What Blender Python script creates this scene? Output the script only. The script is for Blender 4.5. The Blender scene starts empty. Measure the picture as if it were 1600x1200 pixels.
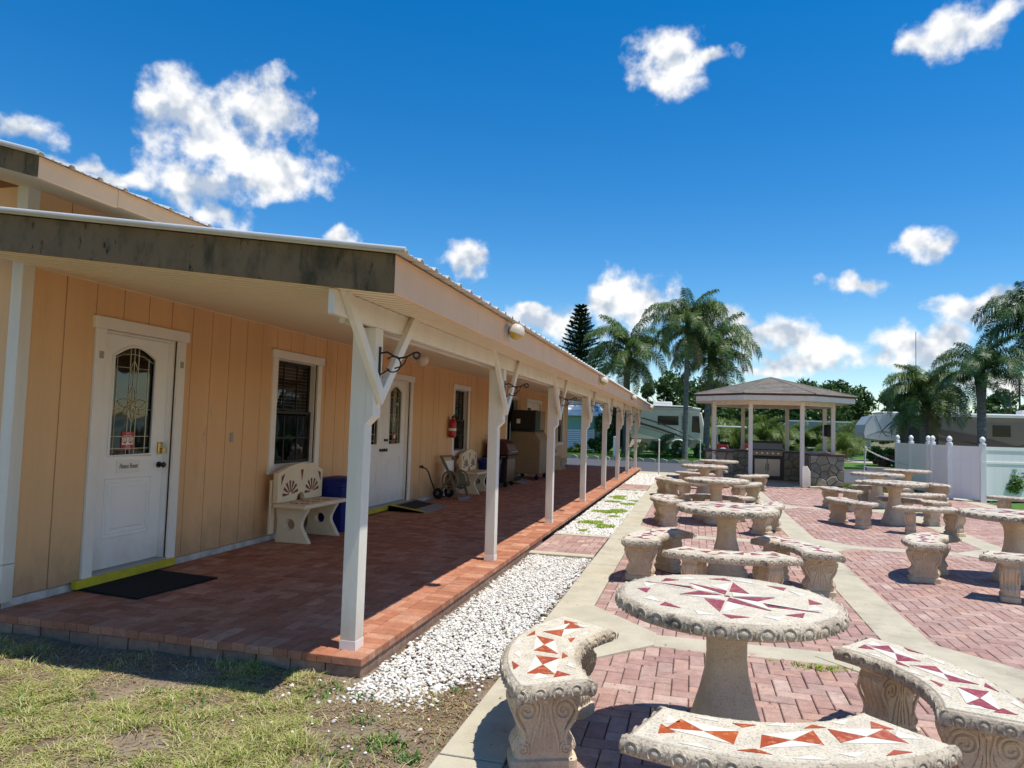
import bpy, bmesh, math, random
import numpy as np
from mathutils import Vector, Matrix, Euler
S = bpy.context.scene
COL = S.collection
rnd = random.Random(11)
PI = math.pi
R = math.radians

# ------------------------------------------------------------------ camera
cd = bpy.data.cameras.new('camera'); cam = bpy.data.objects.new('camera', cd); COL.objects.link(cam)
cd.sensor_width = 36; cd.lens = 36 * 1105 / 1600; cd.clip_start = .05; cd.clip_end = 3000
YAW, PITCH, ROLL = .2532, .0594, .0301
fw = Vector((-math.sin(YAW) * math.cos(PITCH), math.cos(YAW) * math.cos(PITCH), math.sin(PITCH)))
r0 = Vector((math.cos(YAW), math.sin(YAW), 0)); u0 = r0.cross(fw)
rt = r0 * math.cos(ROLL) + u0 * math.sin(ROLL); up = u0 * math.cos(ROLL) - r0 * math.sin(ROLL)
cam.matrix_world = Matrix(((rt.x, up.x, -fw.x, 0), (rt.y, up.y, -fw.y, 0), (rt.z, up.z, -fw.z, 1.53), (0, 0, 0, 1)))
S.camera = cam

# ------------------------------------------------------------------ sky, sun, exposure
SUN = Vector((.325, -.055, 1)).normalized()
EL = math.asin(SUN.z)
sl = bpy.data.lights.new('sun', 'SUN'); sl.energy = 4.1; sl.angle = R(.53); sl.color = (1, .95, .87)
so = bpy.data.objects.new('sun', sl); COL.objects.link(so); so.rotation_euler = SUN.to_track_quat('Z', 'Y').to_euler(); so.location = (5, -1, 30)
S.view_settings.view_transform = 'Standard'; S.view_settings.look = 'None'; S.view_settings.gamma = 1
S.view_settings.exposure = 0.42
S.view_settings.use_curve_mapping = False
S.cycles.max_bounces = 10; S.cycles.diffuse_bounces = 7; S.cycles.glossy_bounces = 2; S.cycles.transmission_bounces = 2; S.cycles.transparent_max_bounces = 6; S.cycles.caustics_reflective = False; S.cycles.caustics_refractive = False
CLOUDS = [(-.708,.383,.057,.035),(-.611,.401,.054,.039),(-.664,.346,.075,.042),(-.599,.325,.078,.038),(-.692,.292,.073,.027),(-.742,.387,.026,.016),(-.87,.319,.032,.021),(-.827,.291,.04,.013),(-.779,.284,.042,.012),(-.651,.26,.027,.018),(-.497,.247,.023,.015),(-.325,.231,.029,.028),(-.317,.208,.018,.016),(-.038,.488,.055,.035),(.017,.487,.03,.014),(-.051,.462,.036,.021),(.315,.468,.051,.029),(.274,.463,.032,.017),(.354,.477,.023,.016),(.271,.237,.028,.018),(.201,.194,.034,.016),(-.111,.17,.04,.04),(-.063,.175,.053,.035),(-.201,.147,.064,.025),(-.225,.17,.026,.009),(.114,.13,.044,.027),(.078,.126,.049,.024),(.165,.108,.049,.018),(.134,.096,.074,.012),(.266,.114,.051,.024),(.238,.098,.042,.014),(.32,.157,.036,.017),(.364,.162,.031,.018),(.3,.124,.026,.019),(.347,.066,.037,.013),(.045,.152,.033,.019),(-.264,.122,.055,.014),(.095,.087,.064,.01)]
def make_world():
    w = bpy.data.worlds.new('World'); S.world = w; w.use_nodes = True; w.cycles.sampling_method = 'MANUAL'; w.cycles.sample_map_resolution = 256
    n = w.node_tree.nodes; L = w.node_tree.links; n.clear()
    out = n.new('ShaderNodeOutputWorld'); bg = n.new('ShaderNodeBackground'); bc = n.new('ShaderNodeBackground'); mx = n.new('ShaderNodeMixShader')
    sky = n.new('ShaderNodeTexSky'); sky.sky_type = 'NISHITA'; sky.sun_disc = False; sky.sun_elevation = EL
    sky.sun_rotation = math.atan2(SUN.x, SUN.y); sky.altitude = 0; sky.air_density = 1.0; sky.dust_density = 0; sky.ozone_density = 3.2
    hsv = n.new('ShaderNodeHueSaturation'); hsv.inputs['Saturation'].default_value = 1.42; hsv.inputs['Value'].default_value = 1.0; hsv.inputs['Hue'].default_value = .501
    L.new(sky.outputs[0], hsv.inputs['Color']); L.new(hsv.outputs[0], bg.inputs[0]); bg.inputs[1].default_value = .114
    tc = n.new('ShaderNodeTexCoord'); sp = n.new('ShaderNodeSeparateXYZ'); L.new(tc.outputs['Generated'], sp.inputs[0])
    def m(op, a, b=None, c=None):
        q = n.new('ShaderNodeMath'); q.operation = op
        for i, v in enumerate((a, b, c)):
            if v is None: continue
            if isinstance(v, (int, float)): q.inputs[i].default_value = v
            else: L.new(v, q.inputs[i])
        return q.outputs[0]
    az = m('ARCTAN2', sp.outputs[0], sp.outputs[1]); el = m('ARCSINE', sp.outputs[2])
    def noise(scale, detail, rough, off=0, dz=0):
        mp = n.new('ShaderNodeMapping'); L.new(tc.outputs['Generated'], mp.inputs[0]); mp.inputs['Location'].default_value = (off, off * .7, -off + dz)
        q = n.new('ShaderNodeTexNoise'); L.new(mp.outputs[0], q.inputs[0])
        q.inputs['Scale'].default_value = scale; q.inputs['Detail'].default_value = detail; q.inputs['Roughness'].default_value = rough
        return q.outputs[0]
    na = noise(26, 1, .5); nb = noise(26, 1, .5, 5.3); nf = noise(27, 6, .56, 1.7); nm = noise(17, 3, .55, 3.3); nl = noise(17, 3, .55, 3.3, .022)
    az2 = m('ADD', az, m('MULTIPLY', m('SUBTRACT', na, .5), .05)); el2 = m('ADD', el, m('MULTIPLY', m('SUBTRACT', nb, .5), .034))
    cv = n.new('ShaderNodeCombineXYZ'); L.new(az2, cv.inputs[0]); L.new(el2, cv.inputs[1])
    best = None; low = None
    for a, e, rx, ry in CLOUDS:
        s2 = n.new('ShaderNodeVectorMath'); s2.operation = 'MULTIPLY_ADD'; L.new(cv.outputs[0], s2.inputs[0]); s2.inputs[1].default_value = (1 / rx, 1 / ry, 0); s2.inputs[2].default_value = (-a / rx, -e / ry, 0)
        s3 = n.new('ShaderNodeVectorMath'); s3.operation = 'LENGTH'; L.new(s2.outputs[0], s3.inputs[0])
        d = s3.outputs['Value']
        if best is None: best = d
        else:
            q = n.new('ShaderNodeMath'); q.operation = 'SMOOTH_MIN'; L.new(best, q.inputs[0]); L.new(d, q.inputs[1]); q.inputs[2].default_value = .45; best = q.outputs[0]
    def win(v, a_, b_):
        q = n.new('ShaderNodeMapRange'); q.interpolation_type = 'SMOOTHSTEP'; L.new(v, q.inputs[0]); q.inputs[1].default_value = a_; q.inputs[2].default_value = b_; return q.outputs[0]
    # unseen cloud ring added past the mapped clouds, white fill light for the porch
    band = m('MULTIPLY', m('MULTIPLY', win(el, .02, .08), win(el, .34, .2)), win(m('ABSOLUTE', m('ADD', az, .28)), .7, .8))
    best = m('MINIMUM', best, m('SUBTRACT', m('ADD', 3.0, m('MULTIPLY', m('SUBTRACT', .5, nm), 3.5)), m('MULTIPLY', band, 2.25)))
    dens = m('SUBTRACT', 1.2, best)
    dens = m('ADD', dens, m('MULTIPLY', m('SUBTRACT', nf, .5), 2.5))
    mr = n.new('ShaderNodeMapRange'); mr.interpolation_type = 'SMOOTHSTEP'; L.new(dens, mr.inputs[0]); mr.inputs[1].default_value = -.05; mr.inputs[2].default_value = .85
    fac = m('MULTIPLY', mr.outputs[0], m('MINIMUM', 1.0, m('ADD', .66, m('MULTIPLY', nm, .75))))
    # billow brightness: bright where noise is high, greyer in the hollows and at the cores
    sh = n.new('ShaderNodeMapRange'); L.new(m('ADD', m('MULTIPLY', nf, .7), m('ADD', .15, m('MULTIPLY', m('SUBTRACT', nm, nl), 1.5))), sh.inputs[0]); sh.inputs[1].default_value = .30; sh.inputs[2].default_value = .58
    cr = n.new('ShaderNodeMix'); cr.data_type = 'RGBA'; L.new(sh.outputs[0], cr.inputs[0])
    cr.inputs[6].default_value = (3.9, 4.5, 5.4, 1); cr.inputs[7].default_value = (7.8, 7.8, 7.7, 1)
    L.new(cr.outputs[2], bc.inputs[0]); bc.inputs[1].default_value = .1
    L.new(fac, mx.inputs[0]); L.new(bg.outputs[0], mx.inputs[1]); L.new(bc.outputs[0], mx.inputs[2]); L.new(mx.outputs[0], out.inputs[0])
make_world()

# ------------------------------------------------------------------ materials
MATS = {}
def nt(name):
    m = bpy.data.materials.new(name); m.use_nodes = True
    t = m.node_tree; b = t.nodes['Principled BSDF']; MATS[name] = m
    return m, t.nodes, t.links, b
def mixc(n, L, fac, a, b, mode='MIX'):
    q = n.new('ShaderNodeMix'); q.data_type = 'RGBA'; q.blend_type = mode
    for i, v in ((0, fac), (6, a), (7, b)):
        if isinstance(v, (int, float)): q.inputs[i].default_value = v
        elif isinstance(v, tuple): q.inputs[i].default_value = (*v[:3], 1)
        else: L.new(v, q.inputs[i])
    return q.outputs[2]
def noise_n(n, L, scale, detail=4, rough=.6, stretch=(1, 1, 1), coord='Object', off=(0, 0, 0)):
    if coord == 'World':
        g = n.new('ShaderNodeNewGeometry'); src = g.outputs['Position']
    else:
        g = n.new('ShaderNodeTexCoord'); src = g.outputs[coord]
    mp = n.new('ShaderNodeMapping'); L.new(src, mp.inputs[0]); mp.inputs['Scale'].default_value = stretch; mp.inputs['Location'].default_value = off
    q = n.new('ShaderNodeTexNoise'); L.new(mp.outputs[0], q.inputs[0]); q.inputs['Scale'].default_value = scale; q.inputs['Detail'].default_value = detail; q.inputs['Roughness'].default_value = rough
    return q.outputs[0]
def ramp(n, L, v, lo, hi):
    q = n.new('ShaderNodeMapRange'); q.interpolation_type = 'SMOOTHSTEP'; L.new(v, q.inputs[0]); q.inputs[1].default_value = lo; q.inputs[2].default_value = hi
    return q.outputs[0]
def M(name, col, rough=.7, var=.25, scale=6, col2=None, bump=.0, bscale=80, spec=.3, metal=0, rand=None, rcols=None, speck=None, stains=(), coord='Object', stretch=(1, 1, 1), bdist=.01, splash=None):
    """procedural material: two-tone noise, optional per-object / per-island colour choice, speckle, stains and bump"""
    m, n, L, b = nt(name)
    c2 = col2 or tuple(c * .72 for c in col)
    f = ramp(n, L, noise_n(n, L, scale, 5, .65, stretch, coord), .35, .68)
    mm = n.new('ShaderNodeMath'); mm.operation = 'MULTIPLY'; L.new(f, mm.inputs[0]); mm.inputs[1].default_value = min(1, var * 2.5); f = mm.outputs[0]
    base = col
    if rand:
        if rand == 'object': q = n.new('ShaderNodeObjectInfo'); rv = q.outputs['Random']
        else: q = n.new('ShaderNodeNewGeometry'); rv = q.outputs['Random Per Island']
        cr = n.new('ShaderNodeValToRGB'); L.new(rv, cr.inputs[0]); cr.color_ramp.interpolation = 'LINEAR'
        k = len(rcols); el = cr.color_ramp.elements
        while len(el) < k: el.new(.5)
        for i, c in enumerate(rcols): el[i].position = i / (k - 1); el[i].color = (*c, 1)
        base = cr.outputs[0]
        c = mixc(n, L, f, base, mixc(n, L, 1.0, base, (.7, .7, .7), 'MULTIPLY'))
    else:
        c = mixc(n, L, f, col, c2)
    if speck:
        sc, amt, scol = speck
        c = mixc(n, L, (lambda o: o)(ramp(n, L, noise_n(n, L, sc, 2, .5, (1, 1, 1), coord), .56, .62)), c, mixc(n, L, amt, c, scol))
    for (scol, sc, lo, hi, st) in stains:
        c = mixc(n, L, ramp(n, L, noise_n(n, L, sc, 6, .65, st, coord, (3.1, 1.7, .4)), lo, hi), c, scol)
    if splash:                                                   # ragged band of rain-splashed dirt above the floor
        g_ = n.new('ShaderNodeNewGeometry'); s_ = n.new('ShaderNodeSeparateXYZ'); L.new(g_.outputs['Position'], s_.inputs[0])
        a_ = n.new('ShaderNodeMath'); a_.operation = 'MULTIPLY_ADD'; L.new(noise_n(n, L, 5, 5, .7, (1, 1, .6), 'World'), a_.inputs[0]); a_.inputs[1].default_value = -.9 * (splash[1] - splash[0]) * 1.6; L.new(s_.outputs[2], a_.inputs[2])
        q = n.new('ShaderNodeMapRange'); q.interpolation_type = 'SMOOTHSTEP'; L.new(a_.outputs[0], q.inputs[0]); q.inputs[1].default_value = splash[1] - .8 * (splash[1] - splash[0]); q.inputs[2].default_value = splash[0] - 1.1 * (splash[1] - splash[0]); q.inputs[4].default_value = .75
        c = mixc(n, L, q.outputs[0], c, splash[2])
    L.new(c, b.inputs['Base Color']); b.inputs['Roughness'].default_value = rough; b.inputs['Metallic'].default_value = metal
    b.inputs['Specular IOR Level'].default_value = spec
    if bump:
        bp = n.new('ShaderNodeBump'); bp.inputs['Strength'].default_value = bump; bp.inputs['Distance'].default_value = bdist
        L.new(noise_n(n, L, bscale, 5, .65, stretch, coord), bp.inputs['Height']); L.new(bp.outputs[0], b.inputs['Normal'])
    return m
def leafmat(name, cols, rough=.5, trans=.25):
    m, n, L, b = nt(name)
    q = n.new('ShaderNodeNewGeometry'); cr = n.new('ShaderNodeValToRGB'); L.new(q.outputs['Random Per Island'], cr.inputs[0])
    el = cr.color_ramp.elements
    while len(el) < len(cols): el.new(.5)
    for i, c in enumerate(cols): el[i].position = i / (len(cols) - 1); el[i].color = (*c, 1)
    L.new(cr.outputs[0], b.inputs['Base Color']); b.inputs['Roughness'].default_value = rough; b.inputs['Specular IOR Level'].default_value = .35
    t = n.new('ShaderNodeBsdfTranslucent'); L.new(cr.outputs[0], t.inputs[0]); mx = n.new('ShaderNodeMixShader'); mx.inputs[0].default_value = trans
    L.new(b.outputs[0], mx.inputs[1]); L.new(t.outputs[0], mx.inputs[2]); L.new(mx.outputs[0], n['Material Output'].inputs[0])
    return m
def glassmat(name, tint=(.5, .55, .55), refl=.12):
    m, n, L, b = nt(name); n.remove(b)
    t = n.new('ShaderNodeBsdfTransparent'); t.inputs[0].default_value = (*tint, 1); g = n.new('ShaderNodeBsdfGlossy'); g.inputs['Roughness'].default_value = .03
    fr = n.new('ShaderNodeFresnel'); fr.inputs[0].default_value = 1.5; a = n.new('ShaderNodeMath'); a.operation = 'ADD'; L.new(fr.outputs[0], a.inputs[0]); a.inputs[1].default_value = refl
    mx = n.new('ShaderNodeMixShader'); L.new(a.outputs[0], mx.inputs[0]); L.new(t.outputs[0], mx.inputs[1]); L.new(g.outputs[0], mx.inputs[2]); L.new(mx.outputs[0], n['Material Output'].inputs[0])
    # slow waviness of the pane
    bp = n.new('ShaderNodeBump'); bp.inputs['Strength'].default_value = .25; bp.inputs['Distance'].default_value = .02
    L.new(noise_n(n, L, 3, 1, .5), bp.inputs['Height']); L.new(bp.outputs[0], g.inputs['Normal'])
    return m

M('siding', (.80, .49, .245), .62, .25, 2.0, (.69, .41, .20), .45, 150, stretch=(1, 1, .05), stains=(((.52, .29, .14), 1.6, .58, .82, (1, 1, .35)), ((.45, .30, .18), 4.5, .66, .8, (1, 1, .5))), coord='World', splash=(.16, .75, (.34, .22, .13)))
M('siding_back', (.30, .15, .055), .8, .2)
M('upper_siding', (.80, .49, .245), .62, .2, 2.0, (.69, .41, .20), .25, 120, stretch=(1, 1, .08), coord='World')
M('foundation', (.62, .58, .52), .85, .3, 9, (.36, .32, .26), .5, 60, coord='World')
M('white_paint', (.76, .71, .61), .55, .25, 5, (.66, .61, .51), .35, 130, stretch=(1, 1, .12), coord='World', stains=(((.44, .39, .31), 5, .66, .84, (1, 1, .3)), ((.30, .26, .20), 16, .70, .76, (1, 1, .6))), splash=(.1, .5, (.5, .42, .32)))
M('white_trim', (.84, .79, .71), .5, .15, 5, (.72, .68, .60), .08, 60, coord='World')
M('door_white', (.88, .85, .80), .4, .12, 3, (.78, .75, .70), .05, 50, coord='World', stains=(((.55, .50, .42), 9, .70, .82, (1, 1, .6)),), splash=(.2, .6, (.6, .54, .46)))
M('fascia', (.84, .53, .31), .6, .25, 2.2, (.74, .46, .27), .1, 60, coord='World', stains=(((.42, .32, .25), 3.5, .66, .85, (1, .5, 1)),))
M('fascia_shaded', (.20, .135, .068), .7, .25, 3, (.155, .105, .05), .15, 50, coord='World', stains=(((.03, .034, .012), 6.5, .50, .72, (1, 1, .3)), ((.008, .011, .004), 15, .58, .68, (1, 1, .4)), ((.06, .046, .02), 3.2, .5, .72, (1, 1, .6))))  # fascia paint darkened to carry the shade of the front; stains are mildew
M('soffit', (.85, .73, .54), .55, .14, 2, (.78, .66, .48), coord='World')
M('roof_metal', (.72, .72, .70), .38, .15, 3, (.55, .52, .46), .05, 30, metal=.35, coord='World', stains=(((.34, .24, .13), 5, .62, .82, (1, 1, 1)),))
M('black_metal', (.02, .02, .02), .45, .2, 20)
M('sash_black', (.022, .018, .016), .45, .2, 8)
M('blind', (.62, .47, .30), .7, .2, 5)
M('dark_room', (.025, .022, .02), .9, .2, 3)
M('brass', (.55, .38, .12), .3, .2, 30, metal=1)
M('came', (.55, .5, .33), .35, .2, 30, metal=.6)
M('yellow_paint', (.62, .50, .03), .6, .25, 9, (.38, .31, .04), .2, 60, stains=(((.16, .14, .06), 8, .64, .8, (1, 1, 1)),))
M('mat_black', (.012, .012, .013), .95, .3, 40, bump=.8, bscale=300)
M('sticker_red', (.48, .02, .03), .4, .1)
M('ink', (.015, .015, .015), .6, .05)
M('switch_grey', (.35, .35, .33), .5, .1)
BR1 = [(.43, .165, .088), (.50, .21, .118), (.38, .14, .072), (.56, .275, .165), (.46, .18, .098), (.60, .32, .20), (.40, .15, .08)]
BR2 = [(.47, .295, .24), (.40, .235, .195), (.54, .36, .295), (.45, .285, .24), (.37, .215, .185), (.58, .42, .345), (.50, .29, .22), (.43, .295, .25), (.53, .32, .25)]
for nm, cols in (('porch_brick', BR1), ('plaza_brick', BR2)):
    for sfx, rr in (('', 'object'), ('_mass', 'island')):
        M(nm + sfx, cols[0], .8, .3, 14, None, .5, 140, .25, rand=rr, rcols=cols, coord='World', speck=(90, .35, (.16, .10, .08)), stains=(((.16, .11, .09), 2.3, .58, .80, (1, 1, 1)),))
M('brick_face', (.24, .13, .085), .9, .4, 12, (.10, .07, .05), .5, 80, rand='object', rcols=[(.36, .22, .15), (.29, .18, .13), (.40, .26, .18)], coord='World', stains=(((.10, .085, .055), 5, .60, .8, (1, 1, 1)),))
M('joint_sand', (.12, .085, .06), .95, .4, 30, (.05, .04, .03), .5, 200, coord='World')
M('concrete', (.52, .465, .345), .85, .3, 3, (.40, .36, .26), .35, 150, coord='World', speck=(160, .3, (.22, .2, .15)), stains=(((.24, .215, .15), 1.3, .56, .8, (1, 1, 1)),))
M('cast_stone', (.68, .555, .39), .85, .35, 7, (.55, .44, .30), .55, 140, coord='Object', speck=(120, .35, (.25, .19, .13)), stains=(((.20, .155, .105), 5, .62, .82, (1, 1, 1)),))
M('cast_rim', (.62, .53, .40), .9, .5, 6, (.42, .35, .26), .9, 110, coord='Object', speck=(70, .55, (.13, .115, .09)), stains=(((.13, .115, .095), 6, .56, .74, (1, 1, 1)),))
M('cast_top', (.65, .58, .45), .8, .4, 12, (.54, .48, .37), .5, 120, coord='Object', speck=(110, .6, (.26, .23, .18)), stains=(((.40, .35, .27), 3, .58, .8, (1, 1, 1)),))
M('tile_red', (.33, .055, .055), .35, .3, 25, (.24, .035, .04), rand='object', rcols=[(.30, .04, .05), (.36, .06, .06), (.27, .04, .055)], speck=(40, .5, (.5, .2, .15)))
M('tile_orange', (.42, .09, .03), .35, .3, 25, rand='object', rcols=[(.40, .07, .025), (.46, .10, .03), (.36, .06, .03)], speck=(40, .5, (.6, .26, .12)))
M('tile_white', (.74, .685, .58), .4, .3, 18, (.64, .58, .48), stains=(((.48, .42, .33), 9, .6, .8, (1, 1, 1)),))
M('soil', (.19, .135, .085), .95, .6, 2.2, (.30, .235, .16), .9, 60, coord='World', speck=(60, .6, (.05, .04, .03)), stains=(((.14, .095, .06), 1.5, .53, .70, (1, 1, 1)),), bdist=.02)
M('ground', (.15, .14, .07), .95, .5, .5, (.14, .13, .06), .4, 20, coord='World')
M('lawn', (.075, .17, .022), .9, .4, 1.2, (.05, .115, .016), .6, 40, coord='World')
M('asphalt', (.085, .088, .095), .85, .3, 1.2, (.065, .067, .073), .4, 90, coord='World', speck=(60, .4, (.17, .17, .17)))
M('pebble', (.8, .77, .7), .6, .2, 40, rand='island', rcols=[(.70, .66, .58), (.86, .84, .78), (.78, .75, .68), (.46, .40, .31), (.88, .87, .82), (.72, .66, .55), (.82, .79, .72)], bump=.2)
leafmat('grass_blade', [(.29, .37, .06), (.19, .29, .04), (.46, .46, .13), (.35, .41, .08), (.60, .54, .27), (.24, .33, .05), (.58, .49, .24), (.70, .62, .38), (.40, .28, .13), (.36, .42, .07)], .55, .3)
leafmat('green_weed', [(.06, .15, .02), (.10, .20, .03), (.08, .18, .03)], .5, .3)
leafmat('moss_weed', [(.28, .42, .03), (.35, .48, .05), (.22, .34, .03)], .6, .3)
leafmat('lawn_blade', [(.08, .20, .02), (.12, .25, .03), (.06, .15, .02)], .6, .3)
leafmat('litter', [(.22, .11, .05), (.32, .20, .10), (.12, .07, .04), (.40, .28, .15)], .8, .1)
leafmat('thatch', [(.60, .50, .30), (.44, .34, .19), (.30, .21, .11), (.52, .43, .25), (.20, .14, .08)], .8, .15)
leafmat('palm_leaf', [(.065, .13, .028), (.10, .18, .035), (.045, .095, .022), (.15, .225, .05), (.22, .26, .08)], .42, .22)
leafmat('palm_dark', [(.035, .08, .02), (.05, .11, .025), (.07, .14, .03)], .42, .2)
leafmat('areca_leaf', [(.10, .17, .028), (.15, .22, .035), (.07, .13, .025), (.21, .24, .06)], .45, .3)
leafmat('tree_leaf', [(.045, .10, .02), (.07, .14, .03), (.03, .07, .015), (.09, .16, .035)], .5, .2)
leafmat('hedge_leaf', [(.06, .13, .02), (.09, .19, .03), (.12, .22, .04)], .5, .25)
leafmat('red_leaf', [(.22, .09, .05), (.16, .12, .04), (.28, .13, .08)], .5, .25)
leafmat('dry_leaf', [(.30, .22, .12), (.22, .20, .08), (.15, .17, .05), (.38, .28, .16)], .7, .2)
leafmat('pine_leaf', [(.012, .03, .012), (.02, .045, .018), (.03, .055, .02)], .55, .1)
M('palm_trunk', (.20, .20, .17), .9, .5, 5, (.10, .105, .09), .7, 40, stretch=(1, 1, 3))
M('bark', (.13, .10, .075), .9, .5, 6, None, .8, 40)
M('rv_cream', (.80, .74, .62), .35, .1, 1, spec=.5); M('rv_white', (.76, .76, .74), .35, .1, 1, spec=.5); M('rv_grey', (.33, .34, .34), .4, .12, 1, spec=.5)
M('rv_shaded', (.20, .17, .13), .4, .15, 1, spec=.5); M('rv_brown', (.09, .065, .05), .35, .1, 1, spec=.5); M('rv_tan', (.34, .28, .20), .4, .12, 1, spec=.5); M('dark_glass', (.012, .014, .016), .08, .1, 1, spec=.25)
M('rubber', (.02, .02, .02), .85, .2, 10); M('chrome', (.6, .6, .6), .36, .1, 3, metal=1)
M('mint', (.20, .40, .34), .6, .12, 2); M('shingle', (.235, .205, .17), .9, .5, 3, (.165, .145, .12), .6, 60, coord='World', speck=(30, .5, (.12, .1, .08)))
M('drip_brown', (.09, .035, .025), .6, .2); M('counter_top', (.20, .09, .06), .5, .3, 6)
M('steel', (.16, .135, .11), .32, .15, 6, metal=.9, stretch=(1, 1, 12)); M('steel_door', (.50, .42, .33), .35, .1, 4, metal=.5)
M('stone', (.40, .34, .24), .85, .4, 6, (.27, .22, .15), .8, 30, rand='object', rcols=[(.42, .36, .25), (.34, .28, .19), (.48, .42, .31), (.30, .26, .20), (.45, .36, .23)], coord='World')
M('mortar', (.12, .105, .085), .95, .3, 10, None, .5, 60)
M('vinyl', (.86, .86, .82), .4, .06, 1.5, (.80, .80, .76)); M('pole_white', (.78, .78, .76), .45, .08, 4)
M('blue_plastic', (.012, .02, .17), .4, .15, 4); M('beige_paint', (.80, .67, .46), .75, .2, 6, (.70, .58, .39), .2, 100)
M('bench_red', (.20, .045, .035), .6, .2, 20); M('taupe_plastic', (.22, .19, .13), .55, .2, 6); M('red_gloss', (.42, .015, .02), .3, .15, 6, spec=.5)
M('ramp_grey', (.26, .27, .27), .7, .25, 10, None, .3, 80); M('ramp_dark', (.03, .028, .026), .9, .2, 60, None, .6, 200)
M('maroon', (.07, .012, .015), .35, .2, 5, spec=.5); M('ice_tan', (.27, .20, .12), .5, .15, 3); M('globe', (.72, .62, .50), .3, .1, 4)
M('lamp_lens', (.62, .42, .08), .25, .2, 6, spec=.5); M('lamp_body', (.62, .55, .45), .4, .2, 6); M('teal_boat', (.10, .26, .30), .4, .2, 4); M('cart_red', (.40, .015, .02), .3, .1, 4, spec=.6)
glassmat('pane', (.8, .8, .77), .02); glassmat('door_glass', (.3, .34, .32), .05)

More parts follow.
